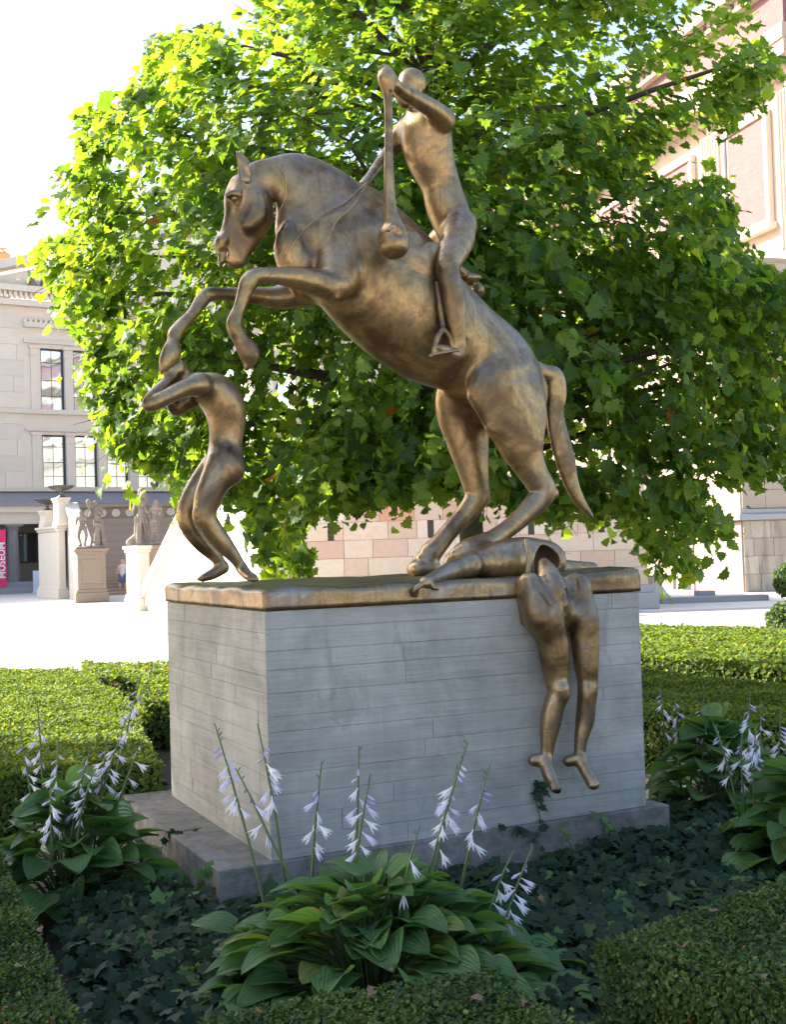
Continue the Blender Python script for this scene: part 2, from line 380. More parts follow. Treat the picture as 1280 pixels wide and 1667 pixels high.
def nets(G):
    S = G < 0; nx, ny, nz = G.shape
    acc = np.zeros((nx-1, ny-1, nz-1, 3), np.float32); cnt = np.zeros((nx-1, ny-1, nz-1), np.float32)
    for axis in range(3):
        A = [slice(None)]*3; B = [slice(None)]*3; A[axis] = slice(0, -1); B[axis] = slice(1, None); A = tuple(A); B = tuple(B)
        x = S[A] != S[B]; idx = np.argwhere(x)
        ga = G[A][x]; gb = G[B][x]; t = ga/(ga-gb); pos = idx.astype(np.float32); pos[:, axis] += t
        o = [i for i in range(3) if i != axis]
        for da in (0, 1):
            for db in (0, 1):
                c = idx.copy(); c[:, o[0]] -= da; c[:, o[1]] -= db
                ok = (c >= 0).all(1) & (c < np.array(cnt.shape)).all(1); cc = c[ok]
                np.add.at(acc, (cc[:, 0], cc[:, 1], cc[:, 2]), pos[ok]); np.add.at(cnt, (cc[:, 0], cc[:, 1], cc[:, 2]), 1)
    m = cnt > 0; ids = np.full(cnt.shape, -1, np.int64); ids[m] = np.arange(m.sum()); V = acc[m]/cnt[m][:, None]
    Fs = []
    for axis in range(3):
        A = [slice(None)]*3; B = [slice(None)]*3; A[axis] = slice(0, -1); B[axis] = slice(1, None); A = tuple(A); B = tuple(B)
        x = S[A] != S[B]; idx = np.argwhere(x); flip = S[A][x]; o = [(axis+1) % 3, (axis+2) % 3]
        q = []
        for da, db in ((0, 0), (1, 0), (1, 1), (0, 1)):
            c = idx.copy(); c[:, o[0]] -= da; c[:, o[1]] -= db; q.append(ids[np.clip(c[:, 0], 0, ids.shape[0]-1), np.clip(c[:, 1], 0, ids.shape[1]-1), np.clip(c[:, 2], 0, ids.shape[2]-1)])
        q = np.stack(q, 1); q[~flip] = q[~flip][:, ::-1]; Fs.append(q[(q >= 0).all(1)])
    F = np.vstack(Fs)
    e = np.vstack([F[:, [0, 1]], F[:, [1, 2]], F[:, [2, 3]], F[:, [3, 0]]]); e = np.vstack([e, e[:, ::-1]])
    for lam in (.5,)+(.55, -.52)*9:     # light Taubin smoothing takes the grid steps off the cast
        A = np.stack([np.bincount(e[:, 0], V[e[:, 1], i], len(V)) for i in range(3)], 1)/np.maximum(np.bincount(e[:, 0], minlength=len(V)), 1)[:, None]; V = V+lam*(A-V)
    return V, F

# ================================================================== SETTING
def sheet(name, poly, z, mat, kind='structure'):
    me = bpy.data.meshes.new(name); me.from_pydata([(x, y, z) for x, y in poly], [], [tuple(range(len(poly)))]); me.materials.append(mat)
    return tag(link(name, me), kind=kind)
sheet('plaza', [(-700, -400), (700, -400), (700, 900), (-700, 900)], -.004, M['plaza'])
sheet('garden_soil', [(-9, .4), (16, .4), (16, 19), (-9, 19)], 0.0, M['soil'])
sheet('paved_path', [(3.2, 24), (14, 19.5), (40, 23), (40, 31.5), (6.9, 30.5), (3.0, 30.5)], 0.0, M['paving'])
sheet('lawn', [(14.2, 37.2), (40, 34), (40, 41), (14.2, 38.6)], 0.0, M['grass'])

# ---- sandstone wall behind the plinth (31 m away)
WY = 31.0
wl0, wl1 = at(436, 900, WY)[0], at(1062, 900, WY)[0]
wf = frame(wl0, WY, (1, .05)); WL = (wl1-wl0)
root = empty('sandstone_wall', wf(0, 0, 0), 'pink and cream sandstone block wall with narrow slits behind the bronze horse', 'wall')
mb = MB(); mb.box(wf, .0, WL, .03, 9, 0, 3.55); mb.build('wall_core', M['sandjoint'], root)
mb = MB(); mb.box(wf, -.1, WL+.22, -.22, .03, 0, .42); mb.box(wf, -.05, WL+.12, -.12, .03, .42, .62); mb.build('base_course', M['greystone'], root, bevel=.02)
mb = MB(); mb.box(wf, -.15, WL+.15, -.22, .03, 3.42, 3.6); mb.box(wf, -.08, WL+.08, -.1, .03, 3.3, 3.42); mb.build('cornice', M['templestone'], root, bevel=.01)
rs = random.Random(4); ch = .464
slits = [at(x, 850, WY)[0]-wl0 for x in (538, 702, 868, 985)]
zs = .62; row = 0
while zs < 3.2:
    x = 0; zt = min(zs+ch, 3.3); slitrow = abs(zs+ch/2-2.38) < .24
    cuts = [0.]
    while x < WL-.5:
        x += rs.choice((.62, .75, .9, 1.05, 1.15, .8)); cuts.append(min(x, WL))
    cuts[-1] = WL
    spans = []
    for a, b in zip(cuts[:-1], cuts[1:]):
        segs = [(a, b)]
        if slitrow:
            for sx in slits:
                ns = []
                for p, q in segs:
                    if q <= sx-.08 or p >= sx+.08: ns.append((p, q))
                    else:
                        if sx-.08-p > .05: ns.append((p, sx-.08))
                        if q-sx-.08 > .05: ns.append((sx+.08, q))
                segs = ns
        spans += segs
    for a, b in spans:
        mb = MB(); mb.box(wf, a+.006, b-.006, -rs.uniform(.0, .008), .03, zs+.005, zt-.005)
        mb.build('stone_block', M['sandred'] if rs.random() < .055 else M['sand'], root)
    if slitrow:
        for sx in slits:
            mb = MB(); mb.box(wf, sx-.075, sx+.075, .02, .029, zs+.01, zt-.01); mb.build('slit_window', M['room'], root)
    zs += ch; row += 1

# ---- the temple on its podium, upper right
tA = Vector((-.287, .958)).normalized()
pod = Vector((11.25, 39.0))
tf = lambda s: None
# podium: x axis along the left face (receding), y axis to the right (into the building)
def podf(x, y, z): return (pod.x+tA.x*x+tA.y*y, pod.y+tA.y*x-tA.x*y, z)
tr = empty('temple_museum', (pod.x, pod.y, 0), 'sandstone temple museum with fluted half columns and pink panels, upper right behind the tree', 'building')
PH = 10.9
mb = MB(); mb.box(podf, .03, 30, .03, 30, 0, PH-.3); mb.build('podium_core', M['sandjoint'], tr)
rs = random.Random(9)
def ashlar(face, x0, x1, z0, z1, hh, wds, mat, zcut=()):
    z = z0
    while z < z1-.05:
        zt = min(z+hh, z1); x = x0-rs.uniform(0, .6)
        while x < x1:
            xn = x+rs.choice(wds); a, b = max(x, x0), min(xn, x1)
            if b-a > .08:
                mb = MB(); p = rs.uniform(0, .012)
                if face == 'L': mb.box(podf, a+.008, b-.008, -p, .03, z+.008, zt-.008)
                else: mb.box(podf, -p, .03, a+.008, b-.008, z+.008, zt-.008)
                mb.build('stone_block', mat, tr)
            x = xn
        z = zt
ashlar('L', .04, 7.5, .0, 2.3, .6, (1.1, 1.4, .9), M['templestone']); ashlar('L', .04, 7.5, 2.7, 7.5, .8, (1.3, 1.6), M['templestone'])
ashlar('R', .04, 2.6, .0, 2.3, .58, (.75, .9, .62), M['oldstone']); ashlar('R', .04, 2.6, 2.7, 6.6, .6, (.95, 1.2), M['templestone'])
mb = MB(); mb.box(podf, 7.5, 30, -.01, .03, 0, PH-.4); mb.box(podf, .04, 7.5, -.01, .03, 7.5, PH-.4); mb.box(podf, -.01, .03, .04, 12, 6.6, PH-.4); mb.box(podf, -.01, .03, 2.6, 12, 0, 6.6); mb.build('podium_wall', M['templestone'], tr)
mb = MB(); mb.box(podf, -.22, 30, -.22, 14, 2.33, 2.52); mb.box(podf, -.12, 30, -.12, 14, 2.52, 2.68); mb.build('string_course', M['greystone'], tr, bevel=.02)
mb = MB(); mb.box(podf, -.35, 30, -.35, 30, PH-.55, PH-.25); mb.box(podf, -.2, 30, -.2, 30, PH-.85, PH-.55); mb.box(podf, -.1, 30, -.1, 30, PH-.25, PH); mb.build('podium_ledge', M['templestone'], tr, bevel=.02)
# door in the left face
mb = MB(); d0, d1 = 3.0, 4.6
mb.box(podf, d0, d0+.18, -.06, -.02, .02, 2.25); mb.box(podf, d1-.18, d1, -.06, -.02, .02, 2.25); mb.box(podf, d0, d1, -.08, -.02, 2.1, 2.28); dr = mb.build('door_frame', M['templestone'], tr)
mb = MB(); mb.box(podf, d0+.18, d0+.75, -.035, -.018, .02, 2.1); mb.box(podf, d1-.4, d1-.18, -.035, -.018, .02, 2.1); mb.build('door_opening', M['room'], dr)
mb = MB(); mb.box(podf, d0+.77, d1-.42, -.05, -.02, .02, 2.1); mb.build('door_leaf', M['white'], dr)
# cella
cx0, cy0 = .9, 2.5
def celf(x, y, z): return podf(cx0+x, cy0+y, z)
mb = MB(); mb.box(celf, 0, 29, .35, 26, PH, 17.6); mb.build('cella_wall', M['templestone'], tr)
for k in range(6):
    x = .9+4.95*k
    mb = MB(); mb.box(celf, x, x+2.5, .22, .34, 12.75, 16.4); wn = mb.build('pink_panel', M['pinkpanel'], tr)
    mb = MB()
    for a, b, c, d in ((x-.16, x, 12.6, 16.56), (x+2.5, x+2.66, 12.6, 16.56), (x, x+2.5, 16.4, 16.56), (x, x+2.5, 12.6, 12.75)): mb.box(celf, a, b, .12, .34, c, d)
    mb.box(celf, x-.3, x+2.8, -.02, .34, 12.38, 12.6)
    mb.box(celf, x+.12, x+.16, .2, .25, 12.85, 16.3); mb.box(celf, x+2.34, x+2.38, .2, .25, 12.85, 16.3)
    mb.build('panel_frame', M['palestone'], wn)
    cxk = -.55+4.95*k+ (0 if k else .1)
    mb = MB(); mb.lathe(celf, cxk, .30, [(.26, PH), (.26, PH+.25), (.2, PH+.45), (.15, PH+.5)], 12, 0, math.pi, 2*math.pi); mb.box(celf, cxk-.75, cxk+.75, .08, .36, PH, PH+.45); mb.build('column_base', M['templestone'], tr)
    mb = MB(); mb.box(celf, cxk-.62, cxk+.62, .2, .349, PH+.5, 16.9)
    for q in range(7): mb.lathe(celf, cxk-.54+.18*q, .2, [(.065, PH+.6), (.065, 16.8)], 6, 0, math.pi, 2*math.pi)
    mb.build('fluted_pilaster', M['templestone'], tr)
    mb = MB(); mb.lathe(celf, cxk, .30, [(.15, 16.9), (.2, 17.1), (.26, 17.4), (.3, 17.59)], 12, 0, math.pi, 2*math.pi); mb.box(celf, cxk-.72, cxk+.72, .06, .36, 17.25, 17.58); mb.build('capital', M['templestone'], tr)
mb = MB(); mb.box(celf, -1.4, 29, -.55, 26, 17.6, 18.1); mb.box(celf, -1.45, 29, -.62, 26, 18.1, 18.6); mb.build('architrave', M['templestone'], tr)
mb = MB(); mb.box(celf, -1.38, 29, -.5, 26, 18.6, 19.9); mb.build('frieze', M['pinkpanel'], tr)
mb = MB(); mb.box(celf, -1.9, 29, -1.1, 26, 20.3, 20.8); mb.box(celf, -1.6, 29, -.8, 26, 19.9, 20.05); mb.build('roof_cornice', M['templestone'], tr)
for k in range(60):
    mb = MB(); mb.box(celf, -1.5+.45*k, -1.28+.45*k, -.78, -.5, 20.06, 20.29); mb.build('dentil', M['templestone'], tr)
# curved sunlit ramp wall and stone block near the door
mb = MB(); p0 = at(1064, 966, 36.5); rf = frame(p0[0], p0[1], (1, .1))
mb.vprism(rf, [(0, 0), (.62, 0), (.42, .2), (.28, .42), (.16, .62), (0, .72)], 0, 1.2)
tag(mb.build('ramp_wall', M['palestone']), 'low sunlit stone wall curving down at the corner of the pink sandstone wall', 'wall')
mb = MB(); p0 = at(1045, 985, 32.5); mb.box(frame(p0[0]+.8, 33.6, (1, .03)), 0, 3.0, 0, .5, 0, .16); mb.box(frame(p0[0]+.8, 33.6, (1, .03)), 1.35, 1.36, -.003, .5, 0, .163); tag(mb.build('kerb_stone', M['greystone']), 'low grey kerb on the paved path in front of the museum door', 'kerb')
mb = MB(); p0 = atz(1153, 979, 0); mb.box(frame(p0[0]-.25, p0[1], (1, .1)), 0, .5, 0, .4, 0, .3); tag(mb.build('stone_block', M['greystone'], bevel=.02), 'small square stone block standing alone on the sunlit plaza, right', 'stone block')

# ---- pale museum across the plaza, left
NO = at(30, 965, 66.0); ex = Vector((.841, .541)).normalized()
nf = frame(NO[0], NO[1], ex)
def npx(px, py, y=0.):             # pixel -> (x along facade, z) on the plane y behind the colonnade line
    d = ray(px, py); n = np.array([-ex.y, ex.x, 0]); o = np.array([0, 0, EYE]); q = np.array([NO[0], NO[1], 0])
    t = ((q-o) @ n + y)/(d @ n); p = o+d*t-q; return float(p @ np.array([ex.x, ex.y, 0])), float(p[2])
nm = empty('pale_museum', nf(0, 0, 0), 'pale limestone museum with tall glazed windows, pediment and ground floor colonnade, far left', 'building')
FY = 4.0
zc = npx(40, 490, FY)[1]; zsil = npx(90, 800, FY)[1]; zmid = npx(90, 675, FY)[1]
XL, XR = -40., 42.
wins = []
pxs = [(68, 107), (121, 158), (173, 208)]
for a, b in pxs:
    wins.append((npx(a, 700, FY)[0], npx(b, 700, FY)[0]))
zw = [(npx(90, 797, FY)[1], npx(90, 708, FY)[1]), (npx(90, 670, FY)[1], npx(90, 568, FY)[1])]
pitch = wins[1][0]-wins[0][0]
while wins[-1][1] < 22: wins.append((wins[-1][0]+pitch, wins[-1][1]+pitch))
# wall pieces around the openings, in courses
ztop = npx(40, 500, FY)[1]; bands = [(zsil-.6, zw[0][0]), (zw[0][0], zw[0][1]), (zw[0][1], zw[1][0]), (zw[1][0], zw[1][1]), (zw[1][1], ztop)]
for bi, (a, b) in enumerate(bands):
    mb = MB()
    if bi in (1, 3):
        edges = [XL]+[e for w_ in wins for e in w_]+[XR]
        for i in range(0, len(edges), 2): mb.box(nf, edges[i], edges[i+1], FY, FY+1, a, b)
    else: mb.box(nf, XL, XR, FY, FY+1, a, b)
    mb.build('facade_wall', M['palestone'], nm)
# faint ashlar on the blank wall left of the windows: shallow blocks
rs = random.Random(2); z = zsil+.2
while z < ztop-.4:
    x = npx(-12, 700, FY)[0]-rs.uniform(0, 1); xe = wins[0][0]-1.0
    while x < xe:
        xn = min(x+rs.choice((1.6, 2.1, 2.6)), xe)
        if xn-x > .3: mb = MB(); mb.box(nf, x+.012, xn-.012, FY-.03-rs.uniform(0, .008), FY, z+.012, z+.92); mb.build('stone_block', M['palestone'], nm)
        x = xn
    z += .93
for i, (a, b) in enumerate(wins[:6]):
    for (z0, z1) in zw:
        mb = MB(); mb.box(nf, a, b, FY+.30, FY+.35, z0, z1); wn = mb.build('window', M['glass'], nm)
        mb = MB(); t = .06
        for q in ((a, a+.1, z0, z1), (b-.1, b, z0, z1), (a+.1, b-.1, z0, z0+.09), (a+.1, b-.1, z1-.09, z1)): mb.box(nf, q[0], q[1], FY+.22, FY+.30, q[2], q[3])
        for k in (1, 2, 3): zz = z0+(z1-z0)*k/4+(.12 if k == 3 else 0); mb.box(nf, a+.1, b-.1, FY+.27, FY+.299, zz-.018, zz+.018)
        mb.box(nf, (a+b)/2-.012, (a+b)/2+.012, FY+.275, FY+.299, z0+.09, z1-.09)
        mb.build('window_frame', M['darkframe'], wn)
    for xp in (a-.16, b+.02):
        pass
    # pilasters both sides
for i, (a, b) in enumerate(wins[:6]):
    xa = a-.62 if i == 0 else (wins[i-1][1]+a)/2-.28
    for (z0, z1) in zw:
        mb = MB(); mb.box(nf, xa, xa+.5, FY-.12, FY, z0-.1, z1-.05); mb.build('pilaster', M['palestone'], nm)
        mb = MB(); mb.box(nf, xa-.08, xa+.58, FY-.2, FY, z1-.05, z1+.12); mb.box(nf, xa-.04, xa+.54, FY-.16, FY, z1-.5, z1-.4); mb.build('capital', M['palestone'], nm)
mb = MB(); a = wins[0][0]-1.0
for z0, h, d in ((zmid+.0, .28, .22), (zw[1][1]+.25, .22, .15), (zw[1][1]+1.15, .3, .35), (zsil, .25, .3), (zw[0][1]+.2, .15, .12)):
    mb.box(nf, XL if z0 in (zmid, zsil) else a, XR, FY-d, FY, z0, z0+h)
mb.build('string_course', M['palestone'], nm)
for k in range(44):
    mb = MB(); z0 = zw[1][1]+1.45; mb.box(nf, a+.3*k, a+.3*k+.16, FY-.33, FY-.05, z0, z0+.16); mb.build('dentil', M['palestone'], nm)
mb = MB(); mb.box(nf, XL, XR, FY-.5, FY+1, ztop, ztop+.35); mb.box(nf, XL, XR, FY-.9, FY+1, ztop+.75, ztop+1.1); mb.build('main_cornice', M['palestone'], nm)
xx = npx(-8, 490, FY)[0]
for k in range(50):
    mb = MB(); mb.box(nf, xx+.3*k, xx+.3*k+.15, FY-.7, FY-.4, ztop+.4, ztop+.74); mb.build('dentil', M['palestone'], nm)
# pediment: tympanum and raking cornice rising to the right
xp0 = npx(-60, 480, FY)[0]; xp1 = 12.0; zb = ztop+1.1; rise = (npx(85, 457, FY)[1]-npx(0, 475, FY)[1])/(npx(85, 457, FY)[0]-npx(0, 475, FY)[0]); rise = max(.12, min(.4, rise))
hz = (xp1-xp0)*rise
mb = MB(); mb.vprism(nf, [(xp0, zb), (2*xp1-xp0, zb), (xp1, zb+hz)], FY, FY+1); mb.build('tympanum', M['palestone'], nm)
mb = MB()
for sg in (0, 1):
    A = (xp0-.8, zb+.05) if not sg else (2*xp1-xp0+.8, zb+.05); B = (xp1, zb+hz+.25)
    mb.vprism(nf, [A, B, (B[0], B[1]+.5), (A[0], A[1]+.5)] if not sg else [B, A, (A[0], A[1]+.5), (B[0], B[1]+.5)], FY-.8, FY+1)
mb.build('raking_cornice', M['palestone'], nm)
mb = MB(); q0 = npx(52, 478, FY)
for k in range(7): mb.lathe(lambda x, y, z: nf(q0[0]+x+.75*k, FY-.1+y, zb+z), 0, 0, [(.30+.1*(k%2), 0), (.28, .3+.08*k), (.2+.08*(k%3), .42+.1*k), (.07, .5+.12*k), (.11, .62+.12*k), (.0, .72+.12*k)], 8)
mb.build('relief_figures', M['statuestone'], nm)
# colonnade
zr1 = npx(40, 812, 0)[1]; zr0 = npx(40, 824, 0)[1]; za0 = npx(40, 853, 0)[1]
mb = MB(); mb.vprism(nf, [(XL, zr0), (XR, zr0), (XR, zr0+.12), (XL, zr0+.12)], -.5, 4)
mb.add([nf(XL, -.5, zr0+.12), nf(XR, -.5, zr0+.12), nf(XR, 3.99, zsil-.05), nf(XL, 3.99, zsil-.05)], [(0, 1, 2, 3)]); mb.build('colonnade_roof', M['roofmetal'], nm)
mb = MB(); mb.box(nf, XL, XR, -.3, .5, zr0-.35, zr0); mb.box(nf, XL, XR, -.1, .4, za0, zr0-.35); mb.build('architrave', M['palestone'], nm)
mb = MB(); mb.box(nf, XL, XR, 3.2, 3.9, 0, zr0-.01); mb.build('colonnade_back_wall', M['stairstone'], nm)
mb = MB(); mb.box(nf, XL, XR, -.8, 3.2, 0, .35); mb.box(nf, XL, XR, -.5, 3.2, .35, .62); mb.build('colonnade_steps', M['greystone'], nm)
cpx = npx(22, 900, 0)[0]
for k in range(-4, 8):
    x = cpx+k*3.3
    mb = MB(); mb.lathe(nf, x, .15, [(.36, .62), (.34, 1.5), (.29, za0-.35)], 20, .02); c = mb.build('column', M['colgrey'], nm)
    mb = MB(); mb.lathe(nf, x, .15, [(.30, za0-.35), (.42, za0-.12), (.42, za0)], 16); mb.box(nf, x-.46, x+.46, -.31, .61, za0-.12, za0-.001); mb.build('capital', M['colgrey'], c)
for a, b in ((28, 60), (-25, 12)):
    xa, xb = npx(a, 900, 3.15)[0], npx(b, 900, 3.15)[0]; z1 = npx(40, 868, 3.15)[1]; z0 = npx(40, 916, 3.15)[1]
    mb = MB(); mb.box(nf, xa, xb, 3.12, 3.19, z0, z1); g = mb.build('window', M['room'], nm)
    mb = MB(); mb.box(nf, xa, xa+(xb-xa)*.45, 3.09, 3.115, z0+.05, z1-.05); mb.build('pane', M['glass'], g)
    mb = MB()
    for q in (xa, xa+(xb-xa)*.45, xb-.1): mb.box(nf, q, q+.1, 3.02, 3.085, z0, z1)
    mb.build('window_frame', M['darkframe'], g)
# banner
bx0, bx1 = npx(-9, 900, -.9)[0], npx(9.5, 900, -.9)[0]; bz0, bz1 = npx(5, 955, -.9)[1], npx(5, 862, -.9)[1]
bn = empty('banner', nf((bx0+bx1)/2, -.9, bz0), 'pink banner with white MUSEUM lettering hanging between the colonnade columns', 'banner')
mb = MB()
for i in range(12):
    z0 = bz0+(bz1-bz0)*i/12; z1 = bz0+(bz1-bz0)*(i+1)/12; mb.box(nf, bx0, bx1, -.9+.0*i, -.86, z0, z1)
mb = MB(); mb.box(nf, bx0, bx1, -.9, -.87, bz0, bz1); mb.build('cloth', M['bannerpink'], bn)
mb = MB(); mb.tube([nf(bx0-.1, -.885, bz1+.03), nf(bx1+.1, -.885, bz1+.03)], .04, 6); mb.build('pole', M['darkframe'], bn)
cu = bpy.data.curves.new('museum_text', 'FONT'); cu.body = 'MUSEUM'; cu.size = 1.0; cu.extrude = .01; cu.offset = .018
to = bpy.data.objects.new('t', cu); C.objects.link(to); bpy.context.view_layer.update()
me = bpy.data.meshes.new_from_object(to.evaluated_get(bpy.context.evaluated_depsgraph_get())); bpy.data.objects.remove(to)
n = len(me.vertices); co = np.empty(n*3, np.float32); me.vertices.foreach_get('co', co); co = co.reshape(-1, 3)
L = (npx(5, 868+16, -.9)[1]-npx(5, 942, -.9)[1]); s = L/(co[:, 0].max()-co[:, 0].min()); xr = npx(7.0, 900, -.9)[0]
P = np.array([nf(xr-c[1]*s, -.912-c[2]*.5, npx(5, 942, -.9)[1]+c[0]*s) for c in co], np.float32)
me.vertices.foreach_set('co', P.ravel()); me.materials.clear(); me.materials.append(M['white']); me.update(); me.name = 'lettering'; link('lettering', me, bn)
# white free-standing sign
s0 = npx(55, 966, -2.)[0]; s1 = npx(66, 966, -2.)[0]; st = npx(60, 929, -2.)[1]
mb = MB(); mb.box(nf, s0, s1, -2., -1.85, 0.05, st); mb.box(nf, s0-.05, s1+.05, -2.1, -1.75, 0, .05); tag(mb.build('sign_panel', M['signwhite'], bevel=.01), 'tall white free-standing sign slab beside the grey colonnade column', 'sign')
# crane beyond the roof and glass dome
cr = at(0, 410, 120); cf = frame(cr[0]-6, cr[1], (1, 0))
ct = empty('tower_crane', cf(-9, 0, 0), 'orange tower crane jib tip showing above the museum roof, far left', 'crane')
mb = MB(); mb.box(cf, -9.5, -8.5, -.5, .5, 0, cr[2]+3); mb.build('mast', M['crane'], ct)
mb = MB(); z = cr[2]
for q in (0, .9): mb.tube([cf(-9, 0, z+q+.6), cf(6.6, 0, z-.15+q*.5)], .13, 5)
for k in range(12): mb.tube([cf(-9+1.3*k, 0, z+.6-.06*k), cf(-8.4+1.3*k, 0, z+1.4-.09*k), cf(-7.7+1.3*k, 0, z+.55-.06*k)], .08, 4)
mb.box(cf, 4.6, 6.9, -.4, .4, z-.8, z-.2); mb.build('jib', M['crane'], ct)
dm = at(-10, 470, 100); mb = MB(); mb.lathe(W0, dm[0], dm[1], [(1.3, 12), (1.3, dm[2]-.8), (1.25, dm[2]), (1.0, dm[2]+.7), (.5, dm[2]+1.2), (.05, dm[2]+1.35)], 16)
tag(mb.build('roof_dome', M['roofmetal'], smooth=True), 'small blue grey dome peeking over the museum roof at the left edge', 'dome')

# ---- open-air stair in front of it
st_root = empty('stone_staircase', at(185, 965, 50), 'sandstone open-air staircase with sloping side walls in front of the pale museum', 'staircase')
n2 = Vector((.541, -.841)).normalized()      # direction towards viewer-right
sp = atz(150, 972, 0); sf = frame(sp[0], sp[1]+1.5, (.97, .24))
def spx(px, py, y): # pixel onto plane y in the stair frame
    e = Vector((.97, .24)).normalized(); n = np.array([-e.y, e.x, 0]); o = np.array([0, 0, EYE]); q = np.array([sp[0], sp[1]+1.5, 0]); d = ray(px, py)
    t = ((q-o) @ n+y)/(d @ n); p = o+d*t-q; return float(p @ np.array([e.x, e.y, 0])), float(p[2])
NS = 26; xs1 = spx(330, 950, 4)[0]; xs0 = spx(140, 900, 4)[0]
ztopst = spx(185, 845, NS*.36)[1]; hs = ztopst/NS
for k in range(NS):
    mb = MB(); mb.box(sf, xs0, xs1, .36*k, .36*NS+1 if k == NS-1 else .36*k+.75, hs*k*1.0, hs*(k+1)-.045); mb.box(sf, xs0, xs1, .36*k-.05, .36*k+.45, hs*(k+1)-.045, hs*(k+1)); mb.build('step', M['stepstone'], st_root)
za = spx(170, 845, NS*.36+1)[1]; zb2 = spx(170, 826, NS*.36+1)[1]; zb3 = spx(170, 818, NS*.36+1)[1]
mb = MB(); mb.box(sf, xs0-1, xs1+4, NS*.36+1.02, NS*.36+2.2, 0, zb2); mb.box(sf, xs0-1, xs1+4, NS*.36+.8, NS*.36+2.3, zb2, zb2+.18); mb.build('landing_wall', M['stairstone'], st_root)
xm = spx(120, 835, NS*.36+1)[0]
for k in range(12):
    mb = MB(); mb.lathe(lambda x, y, z: sf(xm+.75*k+x, NS*.36+1.0+z, (za+zb2)/2+y), 0, 0, [(.24, .02), (.22, -.05), (.12, -.05), (.10, 0), (.0, -.02)], 12); mb.build('roundel', M['palestone'], st_root)
# left side wall with parapet pedestals
def pedestal(px0, px1, pyb, pyt, depth_m, label_name, mat, cap=.14, base=.22, rot=(.841, .541)):
    a = atz((px0+px1)/2, pyb, 0); w_ = abs(at(px1, pyb, a[1])[0]-at(px0, pyb, a[1])[0]); f = frame(a[0], a[1]+depth_m/2, rot); h = at(px0, pyt, a[1])[2]
    return a, w_, f, h
ped = []
def block(f, x0, x1, y0, y1, z0, z1, cap=.12, ch_=.22, bh=.4, bo=.1, panel=True, name='pedestal', mat='stairstone'):
    mb = MB(); mb.box(f, x0, x1, y0, y1, z0+bh, z1-ch_); mb.box(f, x0-bo, x1+bo, y0-bo, y1+bo, z0, z0+bh); mb.box(f, x0-bo*.5, x1+bo*.5, y0-bo*.5, y1+bo*.5, z0+bh, z0+bh+.12)
    mb.box(f, x0-cap, x1+cap, y0-cap, y1+cap, z1-ch_*.5, z1); mb.box(f, x0-cap*.5, x1+cap*.5, y0-cap*.5, y1+cap*.5, z1-ch_, z1-ch_*.5)
    if panel:
        for q in ((x0+.12, x1-.12, z0+bh+.3, z0+bh+.35), (x0+.12, x1-.12, z1-ch_-.25, z1-ch_-.2), (x0+.12, x0+.17, z0+bh+.35, z1-ch_-.25), (x1-.17, x1-.12, z0+bh+.35, z1-ch_-.25)): mb.box(f, q[0], q[1], y0-.02, y0, q[2], q[3])
    return mb.build(name, M[mat], st_root, bevel=.015)
# pedestal near left of steps
a1 = atz(150, 981, 0); f1 = frame(a1[0]-.2, a1[1], (.96, .28)); h1 = at(150, 893, a1[1])[2]
block(f1, -.35, .75, 0, 1.2, 0, h1)
# tall wall at far left + sloping parapet
a2 = atz(97, 975, 0); h2 = at(97, 856, a2[1])[2]; f2 = frame(a2[0], a2[1], (.541, -.841))
block(f2, -3.1, 0, 0, .3, 0, h2, panel=False, name='side_wall', mat='palestone')
topz = at(95, 806, a2[1])[2]
for dx, xx0 in ((-.3, -2.6), (.45, -.5)):
    tz_ = topz-(.12 if dx > 0 else .6); pz = f2(xx0+.4, .2, 0)
    block(f2, xx0, xx0+.75, -.05, .42, h2, tz_, cap=.08, ch_=.2, bh=.15, bo=.05, panel=False, name='parapet_pier', mat='palestone')
    mb = MB(); ff = frame(pz[0], pz[1], (1, 0), tz_); mb.lathe(ff, 0, 0, [(.22, 0), (.2, .05), (.07, .12), (.09, .28), (.38, .38), (.58, .5), (.6, .55), (.5, .53)], 20)
    tag(mb.build('stone_urn', M['urnmetal'], smooth=True), 'dark shallow urn on the '+('taller right' if dx > 0 else 'shorter left')+' pier of the stair wall', 'urn', 'urns on the stair wall')
# sloping parapet from upper pier down to the pedestal
pA = Vector(f1(.1, .5, 0)); pB = Vector(f2(0, .6, 0)); dv = (pB-pA).normalized(); sd = Vector((-dv.y, dv.x, 0))*.18
zA, zB = h1-.1, at(106, 818, pB.y)[2]
def slope_wall(pA, pB, sd, zA, zB, mat, name, coph=.28, rail=.5):
    mb = MB(); V = []
    for p, zt in ((pA, zA), (pB, zB)):
        for s_ in (-1, 1):
            for z in (0, zt-coph): V.append((p.x+sd.x*s_, p.y+sd.y*s_, z))
    mb.add(V, [(0, 2, 3, 1), (4, 5, 7, 6), (0, 1, 5, 4), (2, 6, 7, 3), (1, 3, 7, 5), (0, 4, 6, 2)]); w_ = mb.build(name, mat, st_root)
    for k, (za_, zb_, ex_) in enumerate(((coph, coph*.55, 1.25), (coph*.53, 0, 1.6))):
        mb = MB(); V = []
        for p, zt in ((pA, zA), (pB, zB)):
            for s_ in (-1, 1):
                for z in (zt-za_, zt-zb_): V.append((p.x+sd.x*s_*ex_, p.y+sd.y*s_*ex_, z))
        mb.add(V, [(0, 2, 3, 1), (4, 5, 7, 6), (0, 1, 5, 4), (2, 6, 7, 3), (1, 3, 7, 5), (0, 4, 6, 2)]); mb.build('coping', mat, w_)
slope_wall(pA, pB, sd, zA, zB, M['palestone'], 'parapet')
